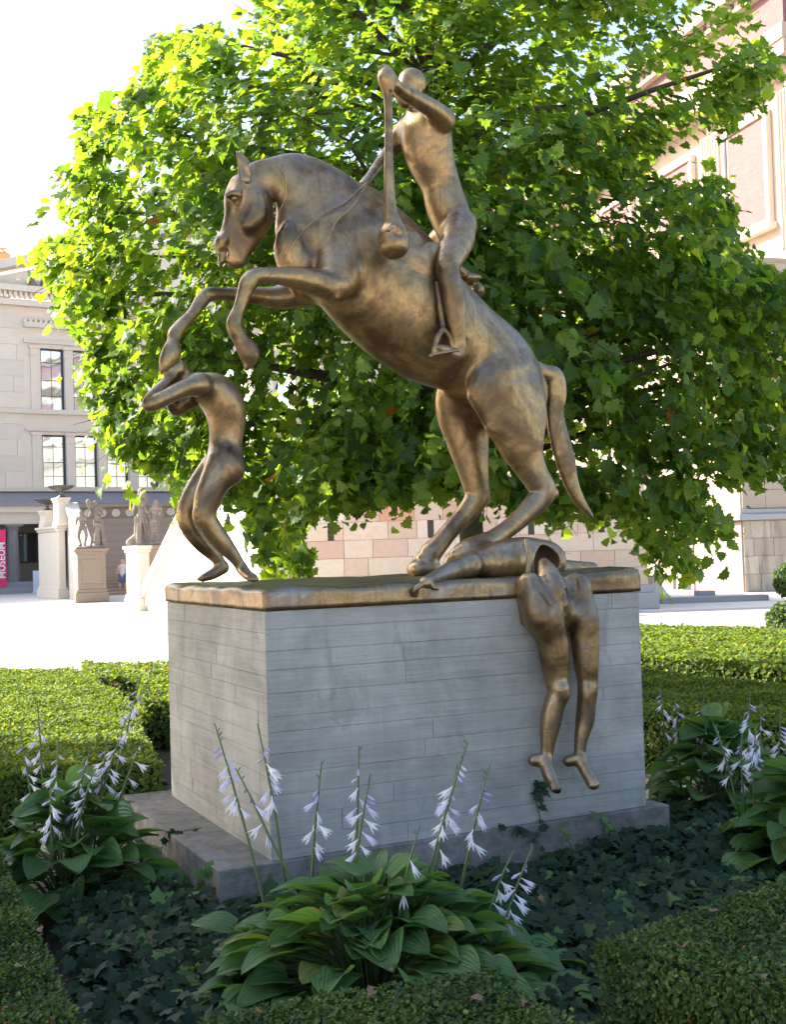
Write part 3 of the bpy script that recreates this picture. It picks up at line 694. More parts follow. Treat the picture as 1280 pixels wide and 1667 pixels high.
# right pier and the second flight's side wall rising to the right
a3 = atz(228, 995, 0); f3 = frame(a3[0], a3[1], (.541, -.841)); h3 = at(232, 888, a3[1])[2]
block(f3, -1.2, 0, 0, .36, 0, h3, panel=False, cap=.08, bo=.07, mat='palestone')
mb = MB(); mb.box(f3, -1.15, -.05, .36, 1.1, h3-.3, h3); mb.box(f3, -1.1, -.1, .36, 1.0, 0, h3-.3); mb.build('pier_core', M['stairstone'], st_root)
q0 = Vector(f3(-.1, .42, 0)); q1 = Vector((*at(436, 900, WY+.3)[:2], 0)); dv = (q1-q0).normalized(); sd = Vector((-dv.y, dv.x, 0))*.22
zq = at(330, 793, (q0+q1).y/2)[2]; slope_wall(q0, q1, sd, .75, .75+2*(zq-.75)*1.0, M['palestone'], 'flight_side_wall', coph=.75)
# far statues and person
def human_chain(S, o, h, lean=0, arm=0, armv=1, tw=0, seat=0):
    """simple standing figure of height h at o (x,y,z) in world axes"""
    x, y, z = o; u = h/7.5
    S.add([(x, y, z+h*.53, u*.62, 1), (x+lean*.3, y, z+h*.66, u*.55, 1), (x+lean*.6, y, z+h*.79, u*.72, .7)], .04, 4)
    for s in (-1, 1):
        S.add([(x+s*u*.42, y, z+h*.50, u*.48, 1), (x+s*u*.5+tw*s, y-.02, z+h*.28, u*.32, 1), (x+s*u*.5-tw*s*.5, y, z+.05, u*.2, 1)], .03, 3)
        S.add([(x+s*u*.5, y, z+.04, u*.2, 1), (x+s*u*.6, y-u*.6, z+.03, u*.18, 1)], .02, 1)
        ex_ = x+lean*.6+s*u*1.15; ez = z+h*.62
        S.add([(x+lean*.6+s*u*.8, y, z+h*.80, u*.3, 1), (ex_, y-.05, ez, u*.22, 1), (ex_-s*u*.5*arm, y-u*1.2*arm, ez-u*1.2*(1-arm)+u*.9*arm*armv, u*.17, 1)], .03, 3)
    S.add([(x+lean*.7, y, z+h*.83, u*.26, 1), (x+lean*.9, y-.01, z+h*.93, u*.46, .9)], .03, 1)
def wid(V): return V
g1 = f1(.2, .6, h1); S = Sculpt(.018)
def drape(S, x, z0, z1, r, n, seed):
    rr = random.Random(seed)
    for i in range(n):
        a = x+r*(i/(n-1)-.5)*1.7; S.add([(a+rr.uniform(-.08, .08), -.12*math.cos((i/(n-1)-.5)*2.6)-.05, z0, .05, 1), (a*.6+x*.4, -.1, z1, .035, 1)], .03, 1)
human_chain(S, (-.30, -.05, .12), 1.45, -.05, .9, .3, .06); human_chain(S, (.30, .1, .25), 1.72, -.1, 1, .8)
S.add([(.34, .12, .1, .27, .8), (.34, .12, .7, .2, .8), (.36, .15, 1.1, .12, .8)], .03); drape(S, .32, .12, 1.0, .26, 5, 1); S.add([(-.5, 0, .04, .09, 3), (.6, 0, .04, .09, 3)], .02); S.add([(.02, 0, 1.62, .07, 1), (-.03, -.02, 1.9, .12, 1)], .03)
me = S.mesh('carved_figures', M['statuestone'], wid); o = bpy.data.objects.new('stone_statue', me); C.objects.link(o); o.location = g1
tag(o, 'weathered stone group of standing figures on the pedestal left of the stair steps', 'statue')
g2 = Vector(f3(-.6, .5, h3)); S = Sculpt(.016)
human_chain(S, (-.12, 0, .25), 1.5, -.08, 1, .9, .06); human_chain(S, (.30, -.05, .08), 1.45, .08, .7, .5, -.05)
S.add([(-.15, .05, .1, .22, .8), (-.24, .05, .6, .17, .8), (-.1, .05, 1.0, .14, .8)], .03); drape(S, -.2, .1, .95, .24, 5, 2); S.add([(-.55, -.1, .12, .11, 1), (-.3, 0, .32, .13, 1), (-.2, 0, .5, .1, 1)], .04); S.add([(-.45, 0, .04, .08, 3), (.45, 0, .04, .08, 3)], .02)
S.add([(.0, .05, 1.55, .08, 1), (-.12, 0, 1.80, .13, 1)], .03)
me = S.mesh('carved_figures', M['statuestone'], wid); o = bpy.data.objects.new('stone_statue', me); C.objects.link(o); o.location = g2
tag(o, 'larger weathered stone group of entwined figures on the pier right of the stair steps', 'statue')
pp = atz(200, 968, 0); h = 1.66
pr = empty('person', (pp[0], pp[1], 0), 'distant woman in pale top and blue shorts standing at the foot of the stairs', 'person')
S = Sculpt(.02); human_chain(S, (0, 0, 0), h, .02, .1, 0, .03); o = link('body', S.mesh('body', M['skin'], wid), pr, False)
S = Sculpt(.02); S.add([(0, 0, .98, .155, 1), (0, 0, 1.12, .14, 1), (.01, 0, 1.3, .175, .75)], .03); link('top', S.mesh('top', M['shirt'], wid), pr, False)
S = Sculpt(.02)
for s in (-1, 1): S.add([(s*.08, 0, .92, .135, 1), (s*.1, 0, .62, .115, 1)], .03, 1)
link('shorts', S.mesh('shorts', M['shorts'], wid), pr, False)
S = Sculpt(.02); S.add([(.02, .03, 1.58, .105, 1), (.02, .09, 1.42, .06, 1)], .03, 1); link('hair', S.mesh('hair', M['hair'], wid), pr, False)

# ================================================================== PLINTH
ZT = onv(443, 995, 0)[2]           # top of the concrete
pl = empty('concrete_plinth', C0*np.array([1, 1, 0])+np.array([0, 0, PB]), 'large grey board-marked concrete plinth carrying the bronze horse', 'plinth')
mb = MB(); mb.box(PF, .004, LU-.004, .004, LV-.004, PB, ZT-.002); mb.build('concrete_core', M['joint'], pl)
rs = random.Random(5)
def boards(face, L, rows):
    hh = (ZT-PB)/rows
    zl = [PB]+[PB+hh*r+rs.uniform(-.014, .014) for r in range(1, rows)]+[ZT]
    for r in range(rows):
        z0 = zl[r]; z1 = zl[r+1]; x = -rs.uniform(0, .5)
        if face in 'FB': x = -rs.uniform(0, .7)
        while x < L:
            xn = x+(rs.uniform(.6, 2.4) if face in 'FB' else rs.uniform(.25, .75)); xn = max(xn, .13); xn = L if L-xn < .13 else xn; a, b = max(x, 0), min(xn, L)
            if L-b < .12: b = L
            if b-a > .1:
                p = rs.choice((.0008, .001, .001, .0012, .0024, .0036)) ; g = .0002; tz = rs.uniform(-.0015, .0015)
                c0, c1 = (a if a == 0 else a+g), (b if b == L else b-g)
                ys = [p+rs.uniform(-.0012, .0012) for _ in range(4)]
                if a == 0: ys[0] = ys[3] = .001
                if b == L: ys[1] = ys[2] = .001
                def pt(x, d, z):
                    if face == 'F': return PF(x, -d, z)
                    if face == 'B': return PF(x, LV+d, z)
                    if face == 'L': return PF(-d, x, z)
                    return PF(LU+d, x, z)
                # chamfered board imprint: back rectangle, raised front
                bz = .0024; e0 = .003 if a == 0 else 0; e1 = .003 if b == L else 0; c0 -= e0*0; c0 -= (.0012 if a == 0 else 0); c1 += (.0012 if b == L else 0); V = [pt(c0, -.006, z0+.0003), pt(c1, -.006, z0+.0003), pt(c1, -.006, z1-.0003), pt(c0, -.006, z1-.0003)]
                V += [pt(c0, ys[0]-.0028, z0+.0003), pt(c1, ys[1]-.0028, z0+.0003), pt(c1, ys[2]-.0028, z1-.0003), pt(c0, ys[3]-.0028, z1-.0003)]
                V += [pt(c0+bz, ys[0], z0+bz+tz), pt(c1-bz, ys[1], z0+bz-tz), pt(c1-bz, ys[2], z1-bz-tz), pt(c0+bz, ys[3], z1-bz+tz)]
                F = [(0, 1, 5, 4), (1, 2, 6, 5), (2, 3, 7, 6), (3, 0, 4, 7), (4, 5, 9, 8), (5, 6, 10, 9), (6, 7, 11, 10), (7, 4, 8, 11), (8, 9, 10, 11)]
                if face in 'BL': F = [f[::-1] for f in F]
                m2 = MB(); m2.add(V, F); m2.build('board_imprint', M['concrete'], pl)
            x = xn
            if b == L: break
boards('F', LU, 12); boards('L', LV, 12); boards('R', LV, 12); boards('B', LU, 12)
mb = MB(); mb.box(PF, -.27, LU+.13, -.035, LV+.2, 0, PB); fo = mb.build('footing', M['footing'], None, bevel=.006)
tag(fo, 'low mossy stone footing step under the concrete plinth', 'step')

# ================================================================== BRONZE GROUP
br = empty('bronze_sculpture', PF(LU/2, LV/2, ZT), 'brown bronze group of rearing horse, rider and three figures on a thick slab', 'sculpture')
ST = ZT+.105                       # slab top
# slab: subdivided box with an uneven cast edge
nu, nv, nz = 90, 74, 5
def slab():
    from mathutils import noise as mn
    V = []; F = []; idx = {}
    def vert(i, j, k):
        if (i, j, k) in idx: return idx[(i, j, k)]
        u = -.012+(LU+.02)*i/nu; v = -.012+(LV+.024)*j/nv; z = ZT+.003+(ST-ZT)*k/nz
        e = Vector((u*3.1, v*3.1, 0)); n1 = mn.noise(e); n2_ = mn.noise(Vector((u*9, v*9, z*9)))
        if k == nz: z += .012*n1+.004*n2_+ .028*max(0, (u-1.7)/.45)**1.5*1.0
        edge = min(i, nu-i, j, nv-j)
        if k == nz and edge == 0: z -= .012
        if k == nz and edge == 1: z -= .003
        if i in (0, nu): u += (.010*n1+.006*n2_)*(1 if i else 1)-(.008 if k in (nz,) else 0)*(1 if i else -1)
        if j in (0, nv): v += .010*n1+.007*n2_+(.008 if k in (nz,) else 0)*(1 if j == 0 else -1)
        idx[(i, j, k)] = len(V); V.append(PF(u, v, z)); return idx[(i, j, k)]
    for i in range(nu):
        for j in range(nv):
            F.append((vert(i, j, nz), vert(i+1, j, nz), vert(i+1, j+1, nz), vert(i, j+1, nz))); F.append((vert(i, j+1, 0), vert(i+1, j+1, 0), vert(i+1, j, 0), vert(i, j, 0)))
    for k in range(nz):
        for i in range(nu):
            F.append((vert(i, 0, k), vert(i+1, 0, k), vert(i+1, 0, k+1), vert(i, 0, k+1))); F.append((vert(i+1, nv, k), vert(i, nv, k), vert(i, nv, k+1), vert(i+1, nv, k+1)))
        for j in range(nv):
            F.append((vert(0, j+1, k), vert(0, j, k), vert(0, j, k+1), vert(0, j+1, k+1))); F.append((vert(nu, j, k), vert(nu, j+1, k), vert(nu, j+1, k+1), vert(nu, j, k+1)))
    return V, F
V, F = slab(); me = mesh_np('base_slab', V, F, M['bronze_slab'], smooth=True); o = link('base_slab', me, br)
# weld seams on the slab front
# ---- horse
VC = .92                           # the horse's mid plane
H = Sculpt(.0085)
H.px([(498, 378, 52, VC, .75), (545, 398, 84, VC, .72), (590, 432, 100, VC, .74), (640, 480, 103, VC, .80), (695, 528, 96, VC, .82), (750, 562, 80, VC, .82), (800, 600, 74, VC, .88), (832, 640, 62, VC, .9)], .03, 6)
H.px([(560, 385, 92, VC, .60), (520, 335, 72, VC, .52), (488, 302, 53, VC, .48), (455, 292, 38, VC, .5), (425, 290, 29, VC, .55)], .05, 5)
H.px([(600, 345, 40, VC, .5), (650, 395, 45, VC, .6), (700, 440, 40, VC, .7)], .05, 4)
# head
H.px([(417, 294, 25, VC, .62), (406, 320, 37, VC, .56), (407, 345, 40, VC, .44), (398, 374, 33, VC, .42), (385, 400, 27, VC, .46), (383, 418, 20, VC, .5)], .02, 5)
H.px([(388, 300, 14, VC, 1.5), (379, 322, 13, VC, 2.1), (378, 350, 12, VC, 1.4), (369, 380, 11, VC, 1.3), (360, 393, 11, VC, 1.6), (359, 404, 9, VC, 1.6)], .02, 4)
H.px([(372, 318, 6.5, VC-.075), (379, 316, 7, VC-.08), (390, 318, 4, VC-.085)], .015, 3)     # brow
H.px([(420, 325, 15, VC-.055), (418, 350, 19, VC-.05), (405, 366, 15, VC-.045)], .04, 3)                    # cheek
H.px([(358, 436, 1.5, VC, 12), (366, 420, 3.2, VC, 14), (369, 404, 2.4, VC, 12), (371, 396, 1.2, VC-.05, 3)], .008, 3, '-')       # mouth
H.px([(362, 404, 6.5, VC, 1.4), (361, 418, 6.5, VC, 1.4), (360, 426, 6, VC, 1.4)], .012, 3)          # upper lip
H.px([(353, 396, 4.2, VC-.052), (352, 404, 3.2, VC-.05)], .008, 2, '-')           # nostril
H.px([(377, 323, 4.5, VC-.088), (384, 324, 4.5, VC-.092)], .008, 2, '-')                   # eye socket
H.px([(380, 323.5, 3.6, VC-.078), (382, 324, 3.6, VC-.078)], .004, 1)
H.px([(428, 372, 3, VC-.09), (438, 350, 4, VC-.10), (437, 325, 4, VC-.10), (425, 305, 3, VC-.1)], .02, 4, '-')    # jaw line
# near front leg
VN, VF = VC-.2, VC+.2
H.px([(560, 400, 52, VC-.1, .7), (555, 440, 42, VN+.02, .7), (542, 465, 27, VN-.03, .9), (515, 459, 22, VN-.05, .9), (480, 452, 18, VN-.05), (445, 449, 13.5, VN-.04), (415, 450, 14.5, VN-.03), (404, 462, 15, VN-.03), (397, 480, 12, VN-.03), (389, 503, 10.5, VN-.03), (381, 526, 13, VN-.03), (385, 541, 13.5, VN-.03), (395, 556, 11, VN-.03)], .03, 4)
H.px([(528, 468, 15, VN-.06), (546, 483, 8, VN-.07)], .014, 2)                         # elbow
H.px([(393, 556, 13, VN-.03), (405, 573, 18, VN-.03, .9), (405, 588, 11, VN-.03, .9), (401, 602, 3.5, VN-.03, .9)], .012, 4)
# far front leg
H.px([(520, 445, 48, VC+.08, .7), (495, 470, 30, VF, .8), (455, 484, 20, VF+.04), (415, 481, 14, VF+.04), (370, 479, 11, VF+.02), (342, 479, 12, VF), (330, 487, 12, VF), (313, 511, 9.5, VF-.02), (293, 532, 11, VF-.04), (284, 545, 12, VF-.05), (283, 556, 9.5, VF-.06)], .03, 4)
H.px([(281, 560, 11, VF-.07), (279, 574, 16, VF-.08, .9), (272, 590, 14, VF-.08), (268, 602, 9, VF-.08)], .012, 3)
# chest muscles, sternum
H.px([(470, 372, 12, VC-.1), (470, 400, 24, VC-.09, .9), (485, 430, 30, VC-.08, .9)], .04, 3)
H.px([(468, 375, 10, VC+.1), (462, 405, 17, VC+.1), (475, 440, 22, VC+.1)], .04, 3)
H.px([(470, 345, 4, VC-.15), (520, 375, 5, VC-.235), (500, 410, 5, VC-.26)], .03, 4, '-')
H.px([(590, 300, 5, VC-.18), (545, 350, 6, VC-.25), (505, 400, 6, VC-.27), (480, 425, 4, VC-.24)], .035, 4, '-')      # shoulder groove
# hind legs
HN, HF = VC-.18, VC+.19
H.px([(822, 628, 66, HN+.04, .7), (840, 672, 56, HN, .62), (846, 712, 44, HN-.02, .62), (857, 745, 31, HN-.02, .7), (872, 775, 24, HN-.02, .8), (884, 800, 22.5, HN-.02, .8), (868, 824, 18.5, HN-.02, .8), (840, 851, 15.5, HN-.02, .9), (812, 872, 15.5, HN-.02), (790, 888, 19, HN-.02)], .03, 4)
H.px([(878, 790, 11, HN-.02, .7), (901, 803, 10, HN-.02, .8)], .02, 2)
H.px([(800, 640, 44, HN-.02, .5), (812, 690, 26, HN-.04, .5)], .05, 3)
H.px([(790, 886, 18, HN-.02), (765, 902, 26, HN-.02, .8), (750, 922, 30, HN-.02, .8)], .02, 3)
H.px([(785, 620, 70, HF-.06, .6), (755, 660, 50, HF, .6), (760, 705, 40, HF, .62), (768, 750, 30, HF, .7), (774, 785, 23, HF, .8), (777, 808, 21, HF, .8), (762, 832, 18, HF, .8), (738, 858, 15, HF, .9), (718, 882, 15.5, HF), (702, 900, 18, HF)], .03, 9)
H.px([(774, 797, 10, HF, .7), (789, 811, 10, HF, .8)], .02, 2)
H.px([(702, 899, 15, HF), (696, 912, 20, HF, .9)], .015, 2); H.px([(679, 927, 15, HF, 1.5), (704, 926, 13, HF, 1.5)], .022, 1)
H.px([(755, 560, 4, VC-.26), (762, 600, 7, VC-.28), (775, 640, 5, VC-.27)], .04, 4, '-')        # flank fold
# tail
H.px([(866, 600, 16, VC, .8), (886, 607, 14, VC, .8), (903, 614, 17, VC, .7), (907, 640, 18, VC, .6), (904, 670, 16, VC, .55), (909, 705, 18.5, VC, .5), (920, 745, 19, VC, .5), (930, 785, 14, VC, .6), (944, 815, 10, VC, .7), (963, 840, 4.5, VC, .9)], .018, 5)
H.px([(905, 690, 2, VC-.04), (914, 730, 3.5, VC-.045), (924, 775, 2, VC-.04)], .012, 3, '-')
def flatfeet(G, lo, h):
    z = lo[2]+h*np.arange(G.shape[2]); return np.maximum(G, (ST-.01)-z[None, None, :]).astype(np.float32)
horse = link('horse', H.mesh('horse', M['bronze'], clip=flatfeet), br)
for sgn, dx in ((-1, 0), (1, 12)):   # ears
    S = Sculpt(.004); v = VC+sgn*.055
    S.px([(399+dx, 291, 11, v, .7), (396+dx*.6, 272, 9.5, v, .55), (389+dx*.5, 256, 5, v, .6), (386+dx*.4, 247, 2.2, v, .8)], .01, 4)
    S.px([(404+dx, 284, 5, v-.012*1, .5), (400+dx*.6, 271, 4.5, v-.022, .5), (392+dx*.5, 257, 2, v-.016, .6)], .006, 4, '-')
    link('ear', S.mesh('ear', M['bronze']), horse)
# saddle
S = Sculpt(.0075)
S.px([(655, 378, 12, VC, 2.2), (690, 408, 13, VC, 2.2), (730, 434, 12, VC, 1.8), (765, 455, 9, VC, 1.6)], .02, 4)
S.px([(672, 395, 20, VC-.22, .4), (672, 420, 24, VC-.262, .28), (690, 428, 28, VC-.272, .26), (706, 415, 22, VC-.26, .3)], .02, 3)
S.px([(760, 452, 7, VC-.03, 1.8), (779, 452, 4.5, VC-.03, 1.8)], .01, 1)
S.px([(776, 474, 11, VC, 1.8)], .02, 1)
saddle = link('saddle', S.mesh('saddle', M['bronze']), horse)
# reins as raised cords on the neck
for pts in ([(448, 268, .10), (462, 285, .135), (465, 318, .14), (455, 345, .12)], [(598, 297, .10), (560, 330, .205), (520, 352, .21), (487, 385, .235), (470, 410, .225)], [(598, 299, .10), (575, 335, .22), (548, 360, .25), (535, 392, .285)]):
    S = Sculpt(.0045); S.px([(x, y, 1.9, VC-v+.009) for x, y, v in pts], .005, 6)
    link('rein', S.mesh('rein', M['bronze']), horse)
S = Sculpt(.005)
S.px([(712, 462, 5.5, VC-.30), (717, 500, 5.5, VC-.315), (722, 534, 5, VC-.33)], .008, 4)
S.px([(722, 536, 5, VC-.345), (712, 551, 4.8, VC-.35), (708, 573, 5, VC-.35), (722, 576, 5.5, VC-.35), (737, 572, 5, VC-.35), (734, 551, 4.8, VC-.35), (722, 536, 5, VC-.345)], .008, 4)
S.px([(704, 578, 4, VC-.34, 2.4), (722, 575, 5, VC-.34, 3), (742, 572, 5, VC-.34, 2.4)], .008, 3)
link('stirrup', S.mesh('stirrup', M['bronze']), horse)

# ---- rider
Q = Sculpt(.0065)
Q.px([(742, 372, 31, VC-.02, 1.15), (728, 338, 34, VC-.01, 1.0), (717, 300, 33, VC, .95), (700, 255, 40, VC-.01, .95), (694, 222, 42, VC-.02, 1.0), (694, 202, 32, VC-.03, 1.1)], .03, 10)
Q.px([(724, 196, 17, VC-.16), (700, 200, 24, VC-.1), (664, 214, 22, VC+.08), (655, 226, 17, VC+.12)], .04, 3)          # shoulder girdle
Q.px([(690, 205, 18, VC-.04), (678, 180, 15, VC-.03), (671, 160, 16, VC-.03)], .03, 3)                       # neck
Q.px([(664, 150, 19, VC-.02, .85), (671, 135, 24, VC-.02, .85)], .02, 2)                                    # head
Q.px([(650, 141, 5, VC-.03), (646, 148, 5.5, VC-.03), (651, 160, 7, VC-.03), (658, 168, 8, VC-.03)], .015, 3)                                      # face profile
Q.px([(660, 140, 2.5, VC-.10), (656, 143, 2.5, VC-.10)], .008, 1, '-')
Q.px([(722, 193, 19, VC-.18), (705, 178, 15.5, VC-.24), (680, 163, 13.5, VC-.30), (658, 150, 11, VC-.345), (643, 138, 9.5, VC-.37)], .025, 4)    # near arm
Q.px([(650, 228, 16, VC+.14), (636, 245, 12, VC+.2), (618, 266, 9, VC+.17), (604, 285, 7.5, VC+.11), (596, 296, 7.5, VC+.06)], .025, 4)        # far arm
Q.px([(598, 294, 8, VC+.05), (592, 300, 8, VC+.03, 1.4)], .015, 1)
# hand closed round the club: palm and five fingers
Q.px([(643, 138, 10, VC-.375), (636, 128, 11, VC-.37)], .015, 2)
for i, (fx, fy) in enumerate(((621, 117), (619, 124), (620, 131), (622, 138))):
    Q.px([(636, 121+4.5*i, 4.3, VC-.36), (626, fy-2, 4.0, VC-.335), (fx-2, fy, 3.6, VC-.375), (fx+3, fy+3, 3.0, VC-.42)], .006, 3)
Q.px([(640, 122, 4.6, VC-.40), (632, 110, 4.2, VC-.41), (624, 107, 3.4, VC-.42)], .008, 3)
# near leg: thigh, knee, calf, foot
Q.px([(750, 366, 27, VC-.1, 1), (745, 392, 28, VC-.2, .9), (733, 418, 24, VC-.28, .9), (729, 440, 20, VC-.33, .9), (736, 470, 19.5, VC-.345), (741, 502, 19, VC-.345), (744, 535, 15.5, VC-.345), (746, 560, 12, VC-.345)], .03, 4)
Q.px([(748, 562, 11, VC-.345), (744, 578, 10, VC-.345), (726, 570, 9, VC-.345, 1.1), (712, 566, 7, VC-.345, 1.2)], .015, 3)
Q.px([(738, 380, 26, VC+.1, 1), (715, 400, 23, VC+.24), (705, 450, 18, VC+.30), (725, 500, 15, VC+.31), (740, 550, 10, VC+.31), (722, 572, 8, VC+.31)], .03, 4)
Q.px([(700, 390, 13, VC-.12, 3.2), (699, 378, 9, VC-.12, 3.2)], .02, 1, '-')
Q.px([(757, 350, 4, VC-.02), (768, 385, 3, VC-.02)], .02, 2, '-')
rider = link('rider', Q.mesh('rider', M['bronze']), br)
S = Sculpt(.0055); vc = VC-.43
S.px([(628, 116, 8, vc), (629, 127, 14.5, vc), (631, 140, 12.5, vc), (632, 158, 7.8, vc), (633, 200, 6.8, vc), (633, 260, 7.6, vc), (634, 320, 10, vc), (636, 352, 13, vc), (640, 370, 18, vc)], .012, 4)
S.px([(640, 386, 25, vc), (641, 397, 26, vc)], .015, 1)
S.px([(636, 150, 1.8, vc-.026), (637, 250, 2, vc-.03), (640, 330, 2.2, vc-.04)], .008, 3, '-')
S.px([(628, 376, 6, vc-.085), (640, 371, 7, vc-.09), (650, 378, 6, vc-.085)], .02, 2, '-')
S.px([(632, 374, 3, vc-.07), (641, 366, 3.5, vc-.06), (652, 378, 3, vc-.07)], .012, 3)
link('club', S.mesh('club', M['bronze']), rider)

# ---- bent standing man
VM = VC+.16
B = Sculpt(.0065)
B.px([(366, 752, 31, VM, 1.0), (367, 722, 27, VM, 1.05), (369, 690, 30, VM, 1.05), (365, 662, 34, VM, 1.1), (350, 640, 32, VM, 1.2), (328, 629, 22, VM, 1.6), (308, 622, 15, VM, 1.2)], .03, 5)
B.px([(372, 766, 23, VM-.07), (378, 768, 17, VM-.08)], .03, 1); B.px([(372, 766, 23, VM+.07), (378, 770, 15, VM+.08)], .03, 1)
B.px([(392, 775, 2.5, VM, 1), (398, 745, 2, VM, 1)], .02, 1, '-')
B.px([(308, 622, 13, VM), (292, 612, 13, VM), (285, 604, 17, VM, .9)], .02, 3)                  # neck, head
B.px([(325, 626, 20, VM-.12), (300, 632, 14.5, VM-.15), (268, 648, 13, VM-.16), (243, 659, 12, VM-.14), (250, 645, 11.5, VM-.12), (268, 625, 9.5, VM-.08), (280, 612, 8.5, VM-.05)], .032, 4)
B.px([(325, 640, 18, VM+.12), (300, 655, 15, VM+.15), (287, 664, 13.5, VM+.16), (277, 645, 10, VM+.12), (282, 618, 8.5, VM+.06)], .02, 4)
for i, sx in enumerate((-1, 1)):     # hands with fingers over the head, gripping the hoof
    for k in range(4):
        x0 = 276+7*k; B.px([(278+5*k, 606-1*k, 5.2, VM+sx*.055), (x0-2, 597-3*abs(k-1.5), 4.6, VM+sx*.05), (x0+3, 590+2*k, 3.8, VM+sx*.012)], .008, 3)
    B.px([(270, 608, 5.5, VM+sx*.05), (264, 598, 4.6, VM+sx*.04), (266, 589, 3.8, VM+sx*.02)], .008, 3)
B.px([(290, 600, 13, VM-.02), (300, 606, 9, VM-.02)], .02, 2)
B.px([(366, 758, 31, VM-.07, .9), (349, 786, 25, VM-.08), (338, 812, 22.5, VM-.09), (333, 838, 18.5, VM-.10), (343, 858, 17, VM-.10), (362, 884, 15.5, VM-.10), (380, 905, 11, VM-.10), (392, 922, 8.5, VM-.10)], .05, 4)
B.px([(321, 838, 8, VM-.10), (324, 846, 8, VM-.10)], .02, 1)
B.px([(394, 926, 9.5, VM-.10), (403, 936, 8.5, VM-.17, 1), (413, 941, 7, VM-.23, 1)], .015, 3)
for k in range(5): B.px([(411-1.0*k, 940, 4.2, VM-.22-.004*k), (419-4.2*k, 943.5, 3.4-.25*k, VM-.27+.006*k)], .006, 1)
B.px([(355, 760, 28, VM+.08, .9), (325, 795, 22, VM+.10), (305, 832, 18, VM+.11), (310, 858, 16.5, VM+.11), (330, 885, 14.5, VM+.11), (350, 905, 11, VM+.11), (360, 920, 9, VM+.11)], .025, 4)
B.px([(362, 924, 11, VM+.11), (345, 935, 9, VM+.10), (330, 941, 6.5, VM+.08)], .015, 3)
for k in range(5): B.px([(332+k, 940, 3.8, VM+.06+.02*k), (323+2*k, 943, 3.2, VM+.055+.02*k)], .006, 1)
B.px([(348, 775, 2.5, VM, 1), (334, 810, 3, VM, 1), (325, 840, 3, VM, 1)], .02, 2, '-')
link('bent_man', B.mesh('bent_man', M['bronze']), br)

# ---- fallen torso on the slab
T = Sculpt(.006); VT = .34
T.px([(752, 922, 18, VT-.02), (782, 916, 24, VT), (815, 914, 34, VT, 1.1), (852, 912, 38, VT+.02, 1.2), (885, 914, 35, VT+.04, 1.2)], .03, 5)
T.px([(905, 928, 18, VT+.12), (940, 926, 13, VT+.18), (965, 924, 9, VT+.16)], .03, 3)
T.px([(765, 920, 21, VT-.05), (738, 929, 17, VT-.12), (716, 938, 13, VT-.2), (702, 944, 11, VT-.28), (694, 949, 11, VT-.34)], .025, 4)
T.px([(790, 908, 7, VT-.12), (788, 920, 12, VT-.15), (800, 930, 9, VT-.16)], .015, 3, '-'); T.px([(745, 903, 13, VT+.14), (765, 898, 19, VT+.12), (790, 896, 18, VT+.1)], .03, 3)
T.px([(868, 912, 24, VT-.02, 1.1), (890, 914, 26, VT-.1, 1.2), (906, 922, 28, VT-.26, 1.2)], .012, 3, '-')
T.px([(858, 880, 4.5, VT-.17), (862, 905, 4.5, VT-.21), (858, 940, 5, VT-.22)], .02, 3)
for k in range(4):
    T.px([(694-2*k, 948+1*k, 4.5, VT-.335-.003*k), (684-2.5*k, 953+2*k, 4, VT-.37), (679-2*k, 962+2.0*k-1.5*abs(k-1), 3.3, VT-.365), (680-2*k, 969+1.5*k-2*abs(k-1), 2.8, VT-.36)], .006, 3)
T.px([(698, 948, 5, VT-.33), (706, 956, 4, VT-.36), (712, 959, 3.2, VT-.365)], .008, 3)
link('fallen_torso', T.mesh('fallen_torso', M['bronze']), br)
# ---- hanging legs
G_ = Sculpt(.006); VL = -.115
G_.px([(862, 948, 17, VL+.06, 1.2), (872, 975, 26, VL+.03, 1.1), (886, 1005, 33, VL, .95), (899, 1035, 28, VL, .95), (904, 1075, 23.5, VL), (907, 1108, 19.5, VL), (910, 1127, 18.5, VL-.01), (902, 1150, 17.5, VL), (897, 1175, 17.5, VL+.01), (893, 1205, 13, VL+.01), (890, 1232, 10, VL+.01)], .025, 4)
G_.px([(916, 1122, 10, VL-.05), (918, 1130, 9, VL-.05)], .03, 1)
G_.px([(889, 1236, 11, VL+.01), (870, 1238, 10, VL+.03)], .012, 1)
G_.px([(888, 1240, 11, VL), (895, 1262, 11, VL-.04, 1.2), (905, 1283, 8.5, VL-.08, 1.4)], .02, 3)
G_.px([(935, 960, 22, VL+.06, 1.1), (945, 985, 24, VL+.02, 1), (950, 1010, 26, VL, .95), (953, 1040, 24, VL, .95), (955, 1080, 20.5, VL), (957, 1108, 17, VL), (957, 1125, 16.5, VL-.01), (955, 1150, 15.5, VL), (953, 1172, 15.5, VL+.01), (947, 1200, 11.5, VL+.01), (944, 1228, 9, VL+.01)], .025, 4)
G_.px([(944, 1234, 10, VL), (926, 1239, 9.5, VL+.03)], .012, 1)
G_.px([(945, 1238, 10, VL), (955, 1258, 9, VL-.05, 1.1), (966, 1277, 9, VL-.10, 1.3)], .02, 3)
G_.px([(858, 975, 15, VL+.08), (850, 955, 10, VL+.1), (857, 1010, 10, VL+.09)], .03, 3)
G_.px([(905, 985, 34, VL+.03, .8), (925, 1000, 24, VL+.01, .9)], .03, 2)
G_.px([(938, 958, 27, VL+.045, .9)], .03, 1)
G_.px([(886, 917, 9, VL+.13), (893, 934, 17, VL+.06), (902, 956, 20, VL+.0), (912, 978, 16, VL-.025), (918, 996, 10, VL-.03)], .022, 4)
